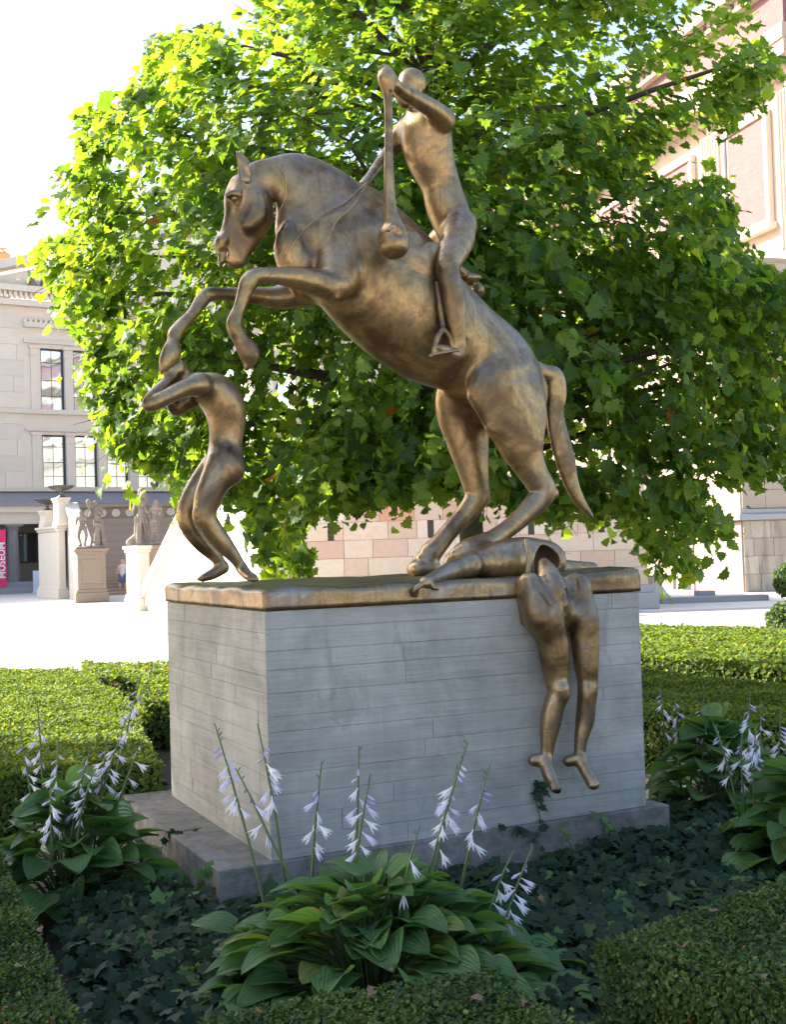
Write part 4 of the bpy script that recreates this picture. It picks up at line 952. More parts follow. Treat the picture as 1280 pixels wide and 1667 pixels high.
G_.px([(868, 925, 8, VL-.0), (874, 945, 5, VL-.03), (886, 966, 4, VL-.06), (895, 982, 2.5, VL-.075)], .012, 4, '-')
G_.px([(918, 962, 4, VL-.05), (920, 978, 3, VL-.07)], .012, 2, '-')
G_.px([(933, 940, 13, VL-.02), (935, 956, 15, VL-.045), (935, 970, 12, VL-.075)], .008, 3, '-')
for k in range(5):
    G_.px([(899+2.2*k, 1279+.6*k, 3.6, VL-.075), (900+2.6*k, 1288+.5*k-.8*abs(k-3), 3.0-.2*(4-k)*.4, VL-.095)], .006, 1)
    G_.px([(960+2.2*k, 1272-.3*k, 3.6, VL-.095), (963+3*k, 1281-1.2*k, 3.0, VL-.115)], .006, 1)
G_.px([(868, 945, 4, VL-.02), (884, 962, 4, VL-.05), (893, 978, 2.5, VL-.07)], .015, 3, '-')
G_.px([(930, 1050, 3, VL-.03), (928, 1022, 5, VL-.07), (930, 1006, 4, VL-.09)], .025, 3, '-')
G_.px([(930, 1046, 4.5, VL, 4), (929, 1100, 4, VL, 4)], .012, 1, '-')
link('hanging_legs', G_.mesh('hanging_legs', M['bronze']), br)

# ================================================================== LEAF GENERATORS
def frames_from(nrm, tip):
    z = nrm/np.linalg.norm(nrm, axis=1, keepdims=True); x = tip-(tip*z).sum(1, keepdims=True)*z; x /= np.linalg.norm(x, axis=1, keepdims=True)+1e-9
    return x, np.cross(z, x), z
def scatter(name, tmplV, tmplF, P, nrm, tip, size, mat, parent=None, rnd=None, smooth=False):
    x, y, z = frames_from(nrm, tip); n = len(P); k = len(tmplV)
    V = (P[:, None, :] + size[:, None, None]*(tmplV[None, :, 0:1]*x[:, None, :] + tmplV[None, :, 1:2]*y[:, None, :] + tmplV[None, :, 2:3]*z[:, None, :])).reshape(-1, 3)
    F = (tmplF[None]+(np.arange(n)*k)[:, None, None]).reshape(-1, tmplF.shape[1])
    if rnd is None: rnd = RNG.random(n)
    me = mesh_np(name, V, F, mat, smooth, np.repeat(rnd, k)); return link(name, me, parent)
def fan(outline, zf, mid=(.45, 0)):
    V = [(mid[0], mid[1], zf(mid[0], mid[1]))]+[(x, y, zf(x, y)) for x, y in outline]; n = len(outline)
    return np.array(V), np.array([(0, 1+i, 1+(i+1) % n) for i in range(n)])
hl = [(0, .0), (-.10, .18), (.02, .30), (-.06, .52), (.16, .50), (.24, .66), (.36, .44), (.56, .50), (.58, .30), (.78, .26), (.76, .12), (1.02, 0)]
plane_o = hl+[(x, -y) for x, y in hl[-2:0:-1]]
LP1 = fan(plane_o, lambda x, y: .10*abs(y)-.30*x*x*.6+.05*math.sin(9*y)); LP2 = fan(plane_o, lambda x, y: -.28*y*y+.12*math.sin(5*x)-.25*x*x)
hv = [(0, 0), (-.14, .22), (.05, .42), (.18, .30), (.42, .44), (.55, .20), (1.0, 0)]
ivy_o = hv+[(x, -y) for x, y in hv[-2:0:-1]]
LP3 = fan([(x, y*.82) for x, y in plane_o], lambda x, y: .42*abs(y)-.45*x*x+.05*math.sin(8*x))
LI = fan(ivy_o, lambda x, y: -.12*abs(y)-.2*x*x)
LBX = (np.array([(0, 0, 0), (.3, .30, .06), (.75, .24, .05), (1, 0, -.04), (.75, -.24, .05), (.3, -.30, .06)]), np.array([(0, 1, 2, 3), (0, 3, 4, 5)]))
def unit(n): v = RNG.normal(size=(n, 3)); return v/np.linalg.norm(v, axis=1, keepdims=True)

# ================================================================== HEDGES
def inpoly(P, poly):
    x, y = P[:, 0], P[:, 1]; c = np.zeros(len(P), bool); n = len(poly)
    for i in range(n):
        x1, y1 = poly[i]; x2, y2 = poly[(i+1) % n]
        if abs(y2-y1) < 1e-12: continue
        c ^= ((y1 > y) != (y2 > y)) & (x < (x2-x1)*(y-y1)/(y2-y1)+x1)
    return c
def bumpy(x, y, s=1.): return s*(np.sin(x*5.1+y*2.3)*.5+np.sin(x*11.7-y*9.1+1)*.3+np.sin(x*2.1+y*6.3+2)*.5)
def hedge(poly, zt, leaf, dens, label, group=None, unev=.02, face_dens=1.0, mat='boxleaf'):
    poly = [tuple(map(float, p[:2])) for p in poly]; n = len(poly); ar = sum(poly[i][0]*poly[(i+1) % n][1]-poly[(i+1) % n][0]*poly[i][1] for i in range(n))/2
    if ar < 0: poly = poly[::-1]; ar = -ar
    c = np.mean(poly, 0); root = empty('box_hedge', (c[0], c[1], 0), label, 'hedge', group)
    ins = [tuple(np.array(p)+(c-np.array(p))/np.linalg.norm(c-np.array(p))*.06) for p in poly]
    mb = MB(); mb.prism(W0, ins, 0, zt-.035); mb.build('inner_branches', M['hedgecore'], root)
    P = []; Nn = []
    xs = np.array(poly); lo, hi = xs.min(0), xs.max(0); m = int(dens*(hi-lo).prod()*1.0)
    q = lo+RNG.random((m, 2))*(hi-lo); q = q[inpoly(q, poly)]
    pq = project(np.column_stack([q, np.full(len(q), zt)])); keep = (pq[:, 0] > -120) & (pq[:, 0] < 1400) & (pq[:, 1] < 1850) & (q[:, 1] > .5); q = q[keep]
    z = zt+bumpy(q[:, 0], q[:, 1], unev)-RNG.random(len(q))**2*.035
    P.append(np.column_stack([q, z])); Nn.append(np.tile([0, 0, 1.], (len(q), 1)))
    for i in range(n):
        a, b = np.array(poly[i]), np.array(poly[(i+1) % n]); L = np.linalg.norm(b-a); nn = np.array([(b-a)[1], -(b-a)[0]])/L
        if nn @ (-(a+b)/2) < 0: continue
        k = int(dens*L*zt*face_dens); t = RNG.random(k); zz = RNG.random(k)*zt; p = a+(b-a)*t[:, None]
        d = bumpy(t*L*1.1+i, zz*2.2, unev*1.3)-RNG.random(k)**2*.04-.02*(zz < .1)
        pp = np.column_stack([p+nn*d[:, None], zz]); pq = project(pp); keep = (pq[:, 0] > -120) & (pq[:, 0] < 1400) & (pq[:, 1] < 1850) & (pp[:, 1] > .5)
        P.append(pp[keep]); Nn.append(np.tile([nn[0], nn[1], .25], (keep.sum(), 1)))
    P = np.vstack(P); Nn = np.vstack(Nn); k = len(P); P += Nn*(RNG.random(k) < .02)[:, None]*RNG.random((k, 1))*.04
    nr = Nn+unit(k)*.75; tip = unit(k)+Nn*.9+np.array([0, 0, .4])
    rn = np.clip(RNG.normal(.5, .2, k)+.16*bumpy(P[:, 0]*2, P[:, 1]*2), 0, .97); rn[RNG.random(k) < .004] = 1.
    o = scatter('foliage', LBX[0], LBX[1], P, nr, tip, leaf*RNG.uniform(.7, 1.25, k), M[mat], root, rn); o['kind'] = 'stuff'
    return root
U2, V2 = UA[:2], VA[:2]
hz_ = .45
pR = atz(965, 1532, hz_)[:2]; pRb = atz(1280, 1432, hz_)[:2]
ud = (pRb-pR)/np.linalg.norm(pRb-pR); vd = np.array([ud[1], -ud[0]])
hedge([pR, pR+ud*2.2, pR+ud*2.2+vd*1.8, pR+vd*1.8], hz_, .019, 17000, 'clipped box hedge filling the bottom right corner of the photo', unev=.026)
pL = atz(0, 1385, hz_)[:2]; pL2 = atz(132, 1660, hz_)[:2]; dl = (pL2-pL)/np.linalg.norm(pL2-pL); nl = np.array([-dl[1], dl[0]])
if nl[0] > 0: nl = -nl
hedge([pL-dl*.9, pL2+dl*.6, pL2+dl*.6+nl*1.3, pL-dl*.9+nl*1.3], hz_, .019, 17000, 'clipped box hedge at the bottom left edge beside the ivy', unev=.026)
b0 = atz(330, 1650, hz_)[:2]; b1 = atz(560, 1612, hz_)[:2]; b2 = atz(810, 1585, hz_)[:2]; b3 = atz(960, 1668, hz_)[:2]
hedge([b0, b1, b2, b3, b3+[-.1, -.9], b0+[.1, -.9]], hz_, .018, 18000, 'low box hedge along the bottom centre in front of the large flowering hosta', unev=.02)
# middle left blocks
A0 = atz(-60, 1262, hz_)[:2]; A1 = atz(288, 1243, hz_)[:2]; A2 = atz(205, 1135, hz_)[:2]; A2b = atz(120, 1090, hz_)[:2]; A3 = atz(-60, 1090, hz_)[:2]
A1 = atz(262, 1243, hz_)[:2]
hedge([A0, A1, A2, A2b, A3], hz_, .032, 4600, 'wide flat box hedge left of the plinth, half in sun and half in shade', mat='boxleaf_sunlit', unev=.024)
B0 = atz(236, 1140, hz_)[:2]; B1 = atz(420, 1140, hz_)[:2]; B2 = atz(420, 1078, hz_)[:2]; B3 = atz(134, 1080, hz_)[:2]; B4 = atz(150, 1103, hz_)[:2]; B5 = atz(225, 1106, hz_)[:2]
hedge([B0, B1, B2, B3, B4, B5], hz_, .05, 1900, 'sunlit box hedge touching the left edge of the plinth, nearest the plaza', mat='boxleaf_sunlit', unev=.02)
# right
hedge([atz(1000, 1066, hz_)[:2], atz(1330, 1092, hz_)[:2], atz(1330, 1027, hz_)[:2], atz(1000, 1017, hz_)[:2]], hz_, .06, 1500, 'farther of two flat box hedges right of the plinth, dappled with sun', mat='boxleaf_sunlit', unev=.02)
hedge([atz(1000, 1152, hz_)[:2], atz(1330, 1182, hz_)[:2], atz(1330, 1120, hz_)[:2], atz(1000, 1086, hz_)[:2]], hz_, .036, 3600, 'nearer flat box hedge behind the white flowering hostas right of the plinth', mat='boxleaf_sunlit', unev=.026)
def bush(px, py, depth, r, leaf, n, label):
    c = at(px, py, depth); root = empty('round_bush', (c[0], c[1], 0), label, 'bush'); d = unit(n); P = c+d*r*(1+.08*np.sin(d[:, 0:1]*9+d[:, 2:3]*7))*np.array([1, 1, .9])*(1-.12*RNG.random((n, 1)))
    P = P[P[:, 2] > .02]; d = d[:len(P)]; n = len(P); dd = (P-c); dd /= np.linalg.norm(dd, axis=1, keepdims=True)
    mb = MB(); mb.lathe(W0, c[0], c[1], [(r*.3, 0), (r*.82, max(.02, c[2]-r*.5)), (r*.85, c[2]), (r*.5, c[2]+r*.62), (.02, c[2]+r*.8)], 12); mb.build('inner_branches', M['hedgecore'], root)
    o = scatter('foliage', LBX[0], LBX[1], P, dd+unit(n)*.7, dd+unit(n), leaf*RNG.uniform(.7, 1.3, n), M['boxleaf'], root, np.clip(RNG.normal(.6, .2, n), 0, .97)); o['kind'] = 'stuff'
bush(1285, 1014, 19.5, .36, .055, 3500, 'round clipped bush at the right edge beyond the far hedge')
bush(1295, 945, 33, .55, .09, 2600, 'bright green bush by the lawn at the right edge, beside the weathered wall')

# ================================================================== IVY
def ivy(n, polys, label):
    allP = []
    for poly, z0, hh, k in polys:
        xs = np.array(poly); lo, hi = xs.min(0), xs.max(0); q = lo+RNG.random((k*3, 2))*(hi-lo); q = q[inpoly(q, [tuple(p) for p in poly])][:k]
        rel = q-C0[:2]; u = rel @ U2; v = rel @ V2
        out = ~((u > -.29) & (u < LU+.15) & (v > -.05) & (v < LV)); q = q[out]; u = u[out]; v = v[out]
        z = z0+hh*(.55+.25*bumpy(q[:, 0]*1.3, q[:, 1]*1.3))+RNG.random(len(q))*.09
        # piles up against the footing at its right end
        z += .07*np.exp(-(((u-LU+.05)/.55)**2+((v+.2)/.35)**2))
        allP.append(np.column_stack([q, z]))
    P = np.vstack(allP); k = len(P); nr = np.array([.05, -.4, 1.])+unit(k)*.7; tip = unit(k)*np.array([1, 1, .3])+np.array([.15, -.5, -.25])
    rn = RNG.random(k)*.88; rn[RNG.random(k) < .05] = .96
    o = scatter('ivy_ground_cover', LI[0], LI[1], P, nr, tip, RNG.uniform(.045, .095, k), M['ivyleaf'], None, rn); tag(o, label, 'ivy', None, 'stuff'); return o
pp_ = lambda *a: [tuple(atz(x, y, .12)[:2]) for x, y in a]
ivy(0, [(pp_((90, 1390), (300, 1360), (480, 1500), (520, 1700), (120, 1700)), .03, .12, 3000),
        (pp_((640, 1440), (900, 1380), (1150, 1300), (1350, 1400), (1000, 1560), (1000, 1720), (860, 1690), (700, 1500)), .0, .11, 4300),
        (pp_((1050, 1280), (1110, 1200), (1400, 1230), (1400, 1430), (1150, 1380)), .02, .12, 1600),
        (pp_((200, 1290), (260, 1275), (330, 1420), (200, 1420)), .02, .1, 600)], 'dark green ivy covering the bed around the plinth between the hedges')
def vine(pts, label, nl, up=.012, lsize=(.035, .06), young=False):
    """pts in plinth frame; leaves along it"""
    W_ = [Vector(PF(*p)) for p in pts]; c = W_[0]; root = empty('ivy_vine', c, label, 'ivy')
    mb = MB(); mb.tube(W_, .0025, 5); mb.build('stem', M['twig'], root)
    rs = random.Random(len(pts)+nl)
    for i in range(nl):
        t = rs.random()*(len(W_)-1); k = int(t); p = W_[k].lerp(W_[k+1], t-k)
        nrm = np.array([[*(-VA[:2]), .5]])+unit(1)*.35; tip = np.array([[rs.uniform(-.8, .8), -.2, rs.uniform(-1, .1)]])
        x, y, z = frames_from(nrm, tip); s = rs.uniform(*lsize); P = np.array(p)+(-VA)*up*rs.uniform(.7, 1.6)+np.array([rs.uniform(-.02, .02), 0, rs.uniform(-.01, .01)])
        V = P+s*(LI[0][:, 0:1]*x+LI[0][:, 1:2]*y+LI[0][:, 2:3]*z)
        link('leaf', mesh_np('leaf', V, LI[1], M['ivyleaf'], rnd=np.full(len(V), rs.uniform(.9, 1) if young else rs.uniform(.3, .8))), root)
def pv(px, py, v): return tuple(onv(px, py, v))
vine([pv(862, 1420, -.06), pv(876, 1370, -.06), pv(880, 1330, -.012), pv(872, 1300, -.012), pv(884, 1285, -.012), pv(880, 1270, -.012)], 'ivy shoot climbing the concrete below the dangling bronze foot', 16)
vine([pv(880, 1360, -.05), pv(850, 1348, -.05), pv(815, 1345, -.04)], 'short ivy shoot running left along the top edge of the footing', 7)
vine([pv(1005, 1400, -.07), pv(998, 1350, -.06), pv(985, 1328, -.05), pv(960, 1320, -.04)], 'light green ivy shoot with bright leaves on the footing right of the feet', 8, young=True)
vine([pv(945, 1400, -.09), pv(920, 1360, -.07), pv(915, 1340, -.06)], 'thin bare ivy shoot standing off the middle of the footing front', 5, young=True)
vine([(-.30, .95, .05), (-.30, .9, .2), (-.28, .85, .31), (-.2, .8, .31), (-.1, .82, .31)], 'ivy shoot creeping over the left edge of the footing', 12, lsize=(.03, .05))
vine([(-.29, .28, .02), (-.3, .2, .2), (-.27, .12, .30), (-.25, .05, .28)], 'ivy tuft hanging on the near left corner of the footing', 22, lsize=(.035, .06), young=True)

# ================================================================== HOSTAS
def hosta_leaf_mesh(k):
    rs = random.Random(k*13); nx_, ny_ = 9, 8; V = []; UV = []; wmax = rs.uniform(.34, .46); droop = rs.uniform(.25, .75); cup = rs.uniform(.06, .24); tw = rs.uniform(-.25, .25); wv = rs.uniform(.01, .03)
    for i in range(nx_+1):
        t = i/nx_
        w_ = wmax*(math.sin(math.pi*min(1, t**.74))**.68)*(1-.12*t) if 0 < t < 1 else .004
        for j in range(-ny_//2, ny_//2+1):
            s = j/(ny_/2); y = w_*s
            z = cup*abs(s)**1.5*w_*2.2 - droop*t*t*.75 + .10*t + wv*math.sin(9*t+3*s)*abs(s)+.012*math.cos(s*math.pi*4.5)
            a = tw*t; yy = y*math.cos(a); z += y*math.sin(a); x = t*(1-.25*droop*t)-.10*(1-abs(t-.12)/.12)*abs(s) if t < .24 else t*(1-.25*droop*t)
            V.append((x, yy, z)); UV.append((s*.5+.5, max(abs(s), t)))
    c = ny_+1; F = [(i*c+j, (i+1)*c+j, (i+1)*c+j+1, i*c+j+1) for i in range(nx_) for j in range(ny_)]
    V = np.array(V); me = mesh_np('hosta_leaf', V, np.array(F)[:, ::-1], None, True, np.full(len(V), [rs.uniform(.05, .6), rs.uniform(.3, .8), rs.uniform(.1, .7), .97][k % 4 if k % 12 == 3 else k % 3]))
    uv = me.uv_layers.new(name='UVMap'); li = np.empty(len(me.loops), np.int32); me.loops.foreach_get('vertex_index', li); uv.data.foreach_set('uv', np.array(UV, np.float32)[li].ravel())
    me.materials.append(M['drieddark'] if k == 15 else M['hostaleaf']); return me
HL = [hosta_leaf_mesh(k) for k in range(16)]
def flower_mesh(k):
    rs = random.Random(k+50); V = []; F = []; L = 1.0; op = (.62, .34, .10)[k % 3]; seg = 6; rings = [(0, .03), (.28, .045), (.5, .10), (.72, .14+.08*op)]
    m = 12
    for t, r in rings:
        for i in range(m): a = 2*math.pi*i/m; V.append((t*L, r*math.cos(a), r*math.sin(a)))
    for j in range(len(rings)-1):
        for i in range(m): F.append((j*m+i, j*m+(i+1) % m, (j+1)*m+(i+1) % m, (j+1)*m+i))
    b = (len(rings)-1)*m
    for s in range(seg):           # six pointed lobes bending outward
        i0, i1, i2 = b+2*s, b+(2*s+1) % m, b+(2*s+2) % m; a = 2*math.pi*(2*s+1)/m; r = .16+.34*op*rs.uniform(.8, 1.1)
        V.append((L*(1.16-.12*op), r*math.cos(a), r*math.sin(a))); F += [(i0, i1, len(V)-1), (i1, i2, len(V)-1)]
    return mesh_np('flower', np.array(V), F, M['petal'], True, np.full(len(V), (.9, .5, .1)[k % 3]))
def bud_mesh(k):
    V = []; m = 6; pr_ = [(0, .02), (.2, .05), (.6, .13), (.85, .1), (1, .01)]
    for t, r in pr_:
        for i in range(m): a = 2*math.pi*i/m; V.append((t, r*math.cos(a), r*math.sin(a)))
    F = [(j*m+i, j*m+(i+1) % m, (j+1)*m+(i+1) % m, (j+1)*m+i) for j in range(4) for i in range(m)]
    return mesh_np('bud', np.array(V), F, M['bud'], True, np.full(len(V), (.05, .4, 1.)[k % 3]))
FM = [flower_mesh(k) for k in range(6)]; BM = [bud_mesh(k) for k in range(3)]
def place(me, name, parent, P, xdir, zdir, s):
    x = Vector(xdir).normalized(); z = Vector(zdir); y = z.cross(x).normalized(); z = x.cross(y)
    o = bpy.data.objects.new(name, me); C.objects.link(o); o.parent = parent
    mw = Matrix(((x.x*s, y.x*s, z.x*s, P[0]), (x.y*s, y.y*s, z.y*s, P[1]), (x.z*s, y.z*s, z.z*s, P[2]), (0, 0, 0, 1)))
    o.matrix_basis = wm(parent).inverted() @ mw; return o
def hosta(cx, cy, rad, hgt, nleaf, label, scapes, seed, lsize=(.19, .30), squash=1.0, fl=.05):
    rs = random.Random(seed); root = empty('hosta_plant', (cx, cy, 0), label, 'plant')
    mb = MB()
    for i in range(nleaf):
        lay = (i/nleaf)                      # outer low leaves first, inner upright last
        a = i*2.399963+rs.uniform(-.25, .25); rr = rad*(1-lay*.82)*rs.uniform(.8, 1.05); zz = .07+hgt*(lay**.75)*rs.uniform(.85, 1.1)
        d = Vector((math.cos(a), math.sin(a)*squash, 0)); s = rs.uniform(*lsize)*(1 if lay < .8 else .85); zz += rs.uniform(-.06, .07)*(lay > .15)
        base = Vector((cx, cy, 0))+d*max(0, rr-s*.55)+Vector((0, 0, zz)); up = .25+lay*1.15
        if lay < .25: up = -.12
        xd = (d.normalized()+Vector((0, 0, up*.6-.12))).normalized(); zd = Vector((0, 0, 1))+d*(-.1-up*.25)+Vector((rs.uniform(-.5, .5), rs.uniform(-.5, .5), 0))
        k = rs.randrange(15) if rs.random() > .03 or lay > .25 or seed == 3 else 15
        place(HL[k], 'leaf', root, base, xd, zd, s)
        o0 = Vector((cx, cy, .0))+d*rs.uniform(.01, .07); mb.tube([o0, o0.lerp(base, .55)+Vector((0, 0, .07)), base], [.006, .005, .004], 5)
    mb.build('leaf_stems', M['stalk'], root)
    for (bx, by, bz), (tx, ty, tz), nf_ in scapes:
        b = Vector((bx, by, bz)); t = Vector((tx, ty, tz)); m1 = b.lerp(t, .5)+Vector((rs.uniform(-.015, .015), 0, .02)); pts = [b, b.lerp(m1, .5), m1, m1.lerp(t, .5)+Vector((0, 0, .008)), t]
        mb = MB(); mb.tube(pts, [.0062, .006, .0055, .0045, .0028], 6); stk = mb.build('flower_stalk', M['stalk'], root, smooth=True)
        Lg = (t-b).length
        for j in range(nf_):
            f = 1-(j+.5)/nf_*min(.62, .36/Lg*1.0); p = b.lerp(t, f); k = 0
            q = f*4; k = min(3, int(q)); p = pts[k].lerp(pts[k+1], q-k) if True else p
            a = rs.uniform(0, 6.28); frac = (j+.5)/nf_
            if rs.random() < .14: continue
            d = Vector((math.cos(a), math.sin(a)*.7-.15, -.25-.9*frac))
            if frac < .22: place(BM[2], 'bud', stk, p, Vector((d.x*.6, d.y*.6, .9)), (0, 1, .2), rs.uniform(.018, .028))
            elif frac < .42: place(BM[rs.randrange(2)], 'bud', stk, p, d, (0, .5, 1), rs.uniform(.030, .042)*fl/.05)
            else: place(FM[rs.randrange(6)], 'flower', stk, p, d, (0, .5, 1), rs.uniform(.85, 1.2)*fl)
    return root
def sc_(bpx, bpy_, tpx, tpy, dep, dep2=None, n=13):
    return (tuple(at(bpx, bpy_, dep)), tuple(at(tpx, tpy, dep2 or dep)), n)
hosta(-.13, 4.62, .86, .37, 290, 'large hosta with lavender flower spikes in front of the plinth corner',
      [sc_(455, 1570, 350, 1180, 4.75, n=17), sc_(470, 1480, 420, 1182, 4.85, n=14), sc_(500, 1480, 383, 1250, 4.7, n=9), sc_(505, 1480, 524, 1240, 4.8, n=16), sc_(575, 1480, 585, 1215, 4.85, n=9), sc_(568, 1480, 603, 1262, 4.7, n=13),
       sc_(665, 1540, 762, 1208, 4.7, n=16), sc_(690, 1520, 745, 1248, 4.8, n=13), sc_(740, 1500, 797, 1248, 4.85, n=14), sc_(640, 1560, 685, 1340, 4.5, n=3), sc_(795, 1580, 868, 1378, 4.6, n=14), sc_(775, 1560, 835, 1388, 4.65, n=9)], 3, (.15, .24), .8, .062)
hosta(-1.62, 6.0, .56, .48, 100, 'hosta clump with pale lilac flowers between the left hedge and the footing',
      [sc_(150, 1440, 230, 1098, 6.2, n=18), sc_(130, 1440, 205, 1170, 6.0, n=14), sc_(160, 1400, 240, 1185, 6.1, n=12), sc_(85, 1400, 60, 1140, 6.2, n=13), sc_(60, 1380, 32, 1185, 6.0, n=8), sc_(90, 1400, 95, 1195, 5.9, n=14), sc_(110, 1400, 150, 1210, 5.9, n=14), sc_(85, 1410, 82, 1280, 5.7, n=10), sc_(120, 1400, 150, 1262, 5.8, n=9), sc_(150, 1400, 175, 1195, 6.0, n=13)], 5, (.19, .29), .9, .062)
hosta(1.95, 7.5, .50, .52, 80, 'hosta tucked behind the right end of the plinth with yellow-edged leaves',
      [sc_(1085, 1290, 1075, 1108, 7.7, n=12), sc_(1110, 1290, 1098, 1120, 7.6, n=12), sc_(1125, 1280, 1147, 1135, 7.6, n=13), sc_(1140, 1290, 1155, 1150, 7.4, n=9), sc_(1190, 1300, 1160, 1172, 7.2, n=11)], 8, (.2, .29), 1., .062)
hosta(2.18, 6.25, .62, .46, 120, 'broad hosta with a dense spray of white flowers at the right edge',
      [sc_(1225, 1330, 1222, 1122, 6.6, n=18), sc_(1240, 1330, 1240, 1140, 6.5, n=16), sc_(1265, 1330, 1272, 1150, 6.6, n=16), sc_(1215, 1330, 1208, 1195, 6.4, n=13), sc_(1230, 1330, 1232, 1180, 6.3, n=14), sc_(1290, 1330, 1300, 1140, 6.6, n=14), sc_(1205, 1330, 1165, 1180, 6.4, n=8)], 12, (.2, .3), 1., .062)

# fallen leaves
fl_spots = [(1155, 1482, hz_, 'brown curled leaf near the back edge of the bottom right hedge'), (1110, 1545, hz_, 'small tan leaf in the middle of the bottom right hedge'), (1250, 1590, hz_, 'rust-brown leaf low on the bottom right hedge near the photo edge'),
            (612, 1618, hz_, 'pinkish brown crumpled leaf on the bottom centre hedge'), (775, 1622, hz_, 'red-brown leaf on the right part of the bottom centre hedge'), (852, 1640, hz_, 'upright dry leaf at the right end of the bottom centre hedge'),
            (25, 1575, hz_, 'reddish fallen leaf on the bottom left hedge'), (65, 1520, hz_, 'small dry leaf on the inner rim of the bottom left hedge'), (1265, 1128, hz_, 'brown leaf on the nearer hedge at the right edge'), (875, 1465, .22, 'orange-brown leaf lying on the ivy right of the large hosta')]
for i, (x, y, z, lab) in enumerate(fl_spots):
    P = atz(x, y, z+.02); s = (.036 if z > .3 else .04); V0, F0 = LP1; V = V0.copy(); V[:, 2] += .5*V[:, 1]**2*2.2*(1 if i % 2 else -.6); a = i*1.3; c_, s_ = math.cos(a), math.sin(a)
    V = np.column_stack([V[:, 0]*c_-V[:, 1]*s_, V[:, 0]*s_+V[:, 1]*c_, V[:, 2]+.15]); o = link('fallen_leaf', mesh_np('fallen_leaf', V*s, F0, M['drieddark'])); o.location = P; tag(o, lab, 'leaf')

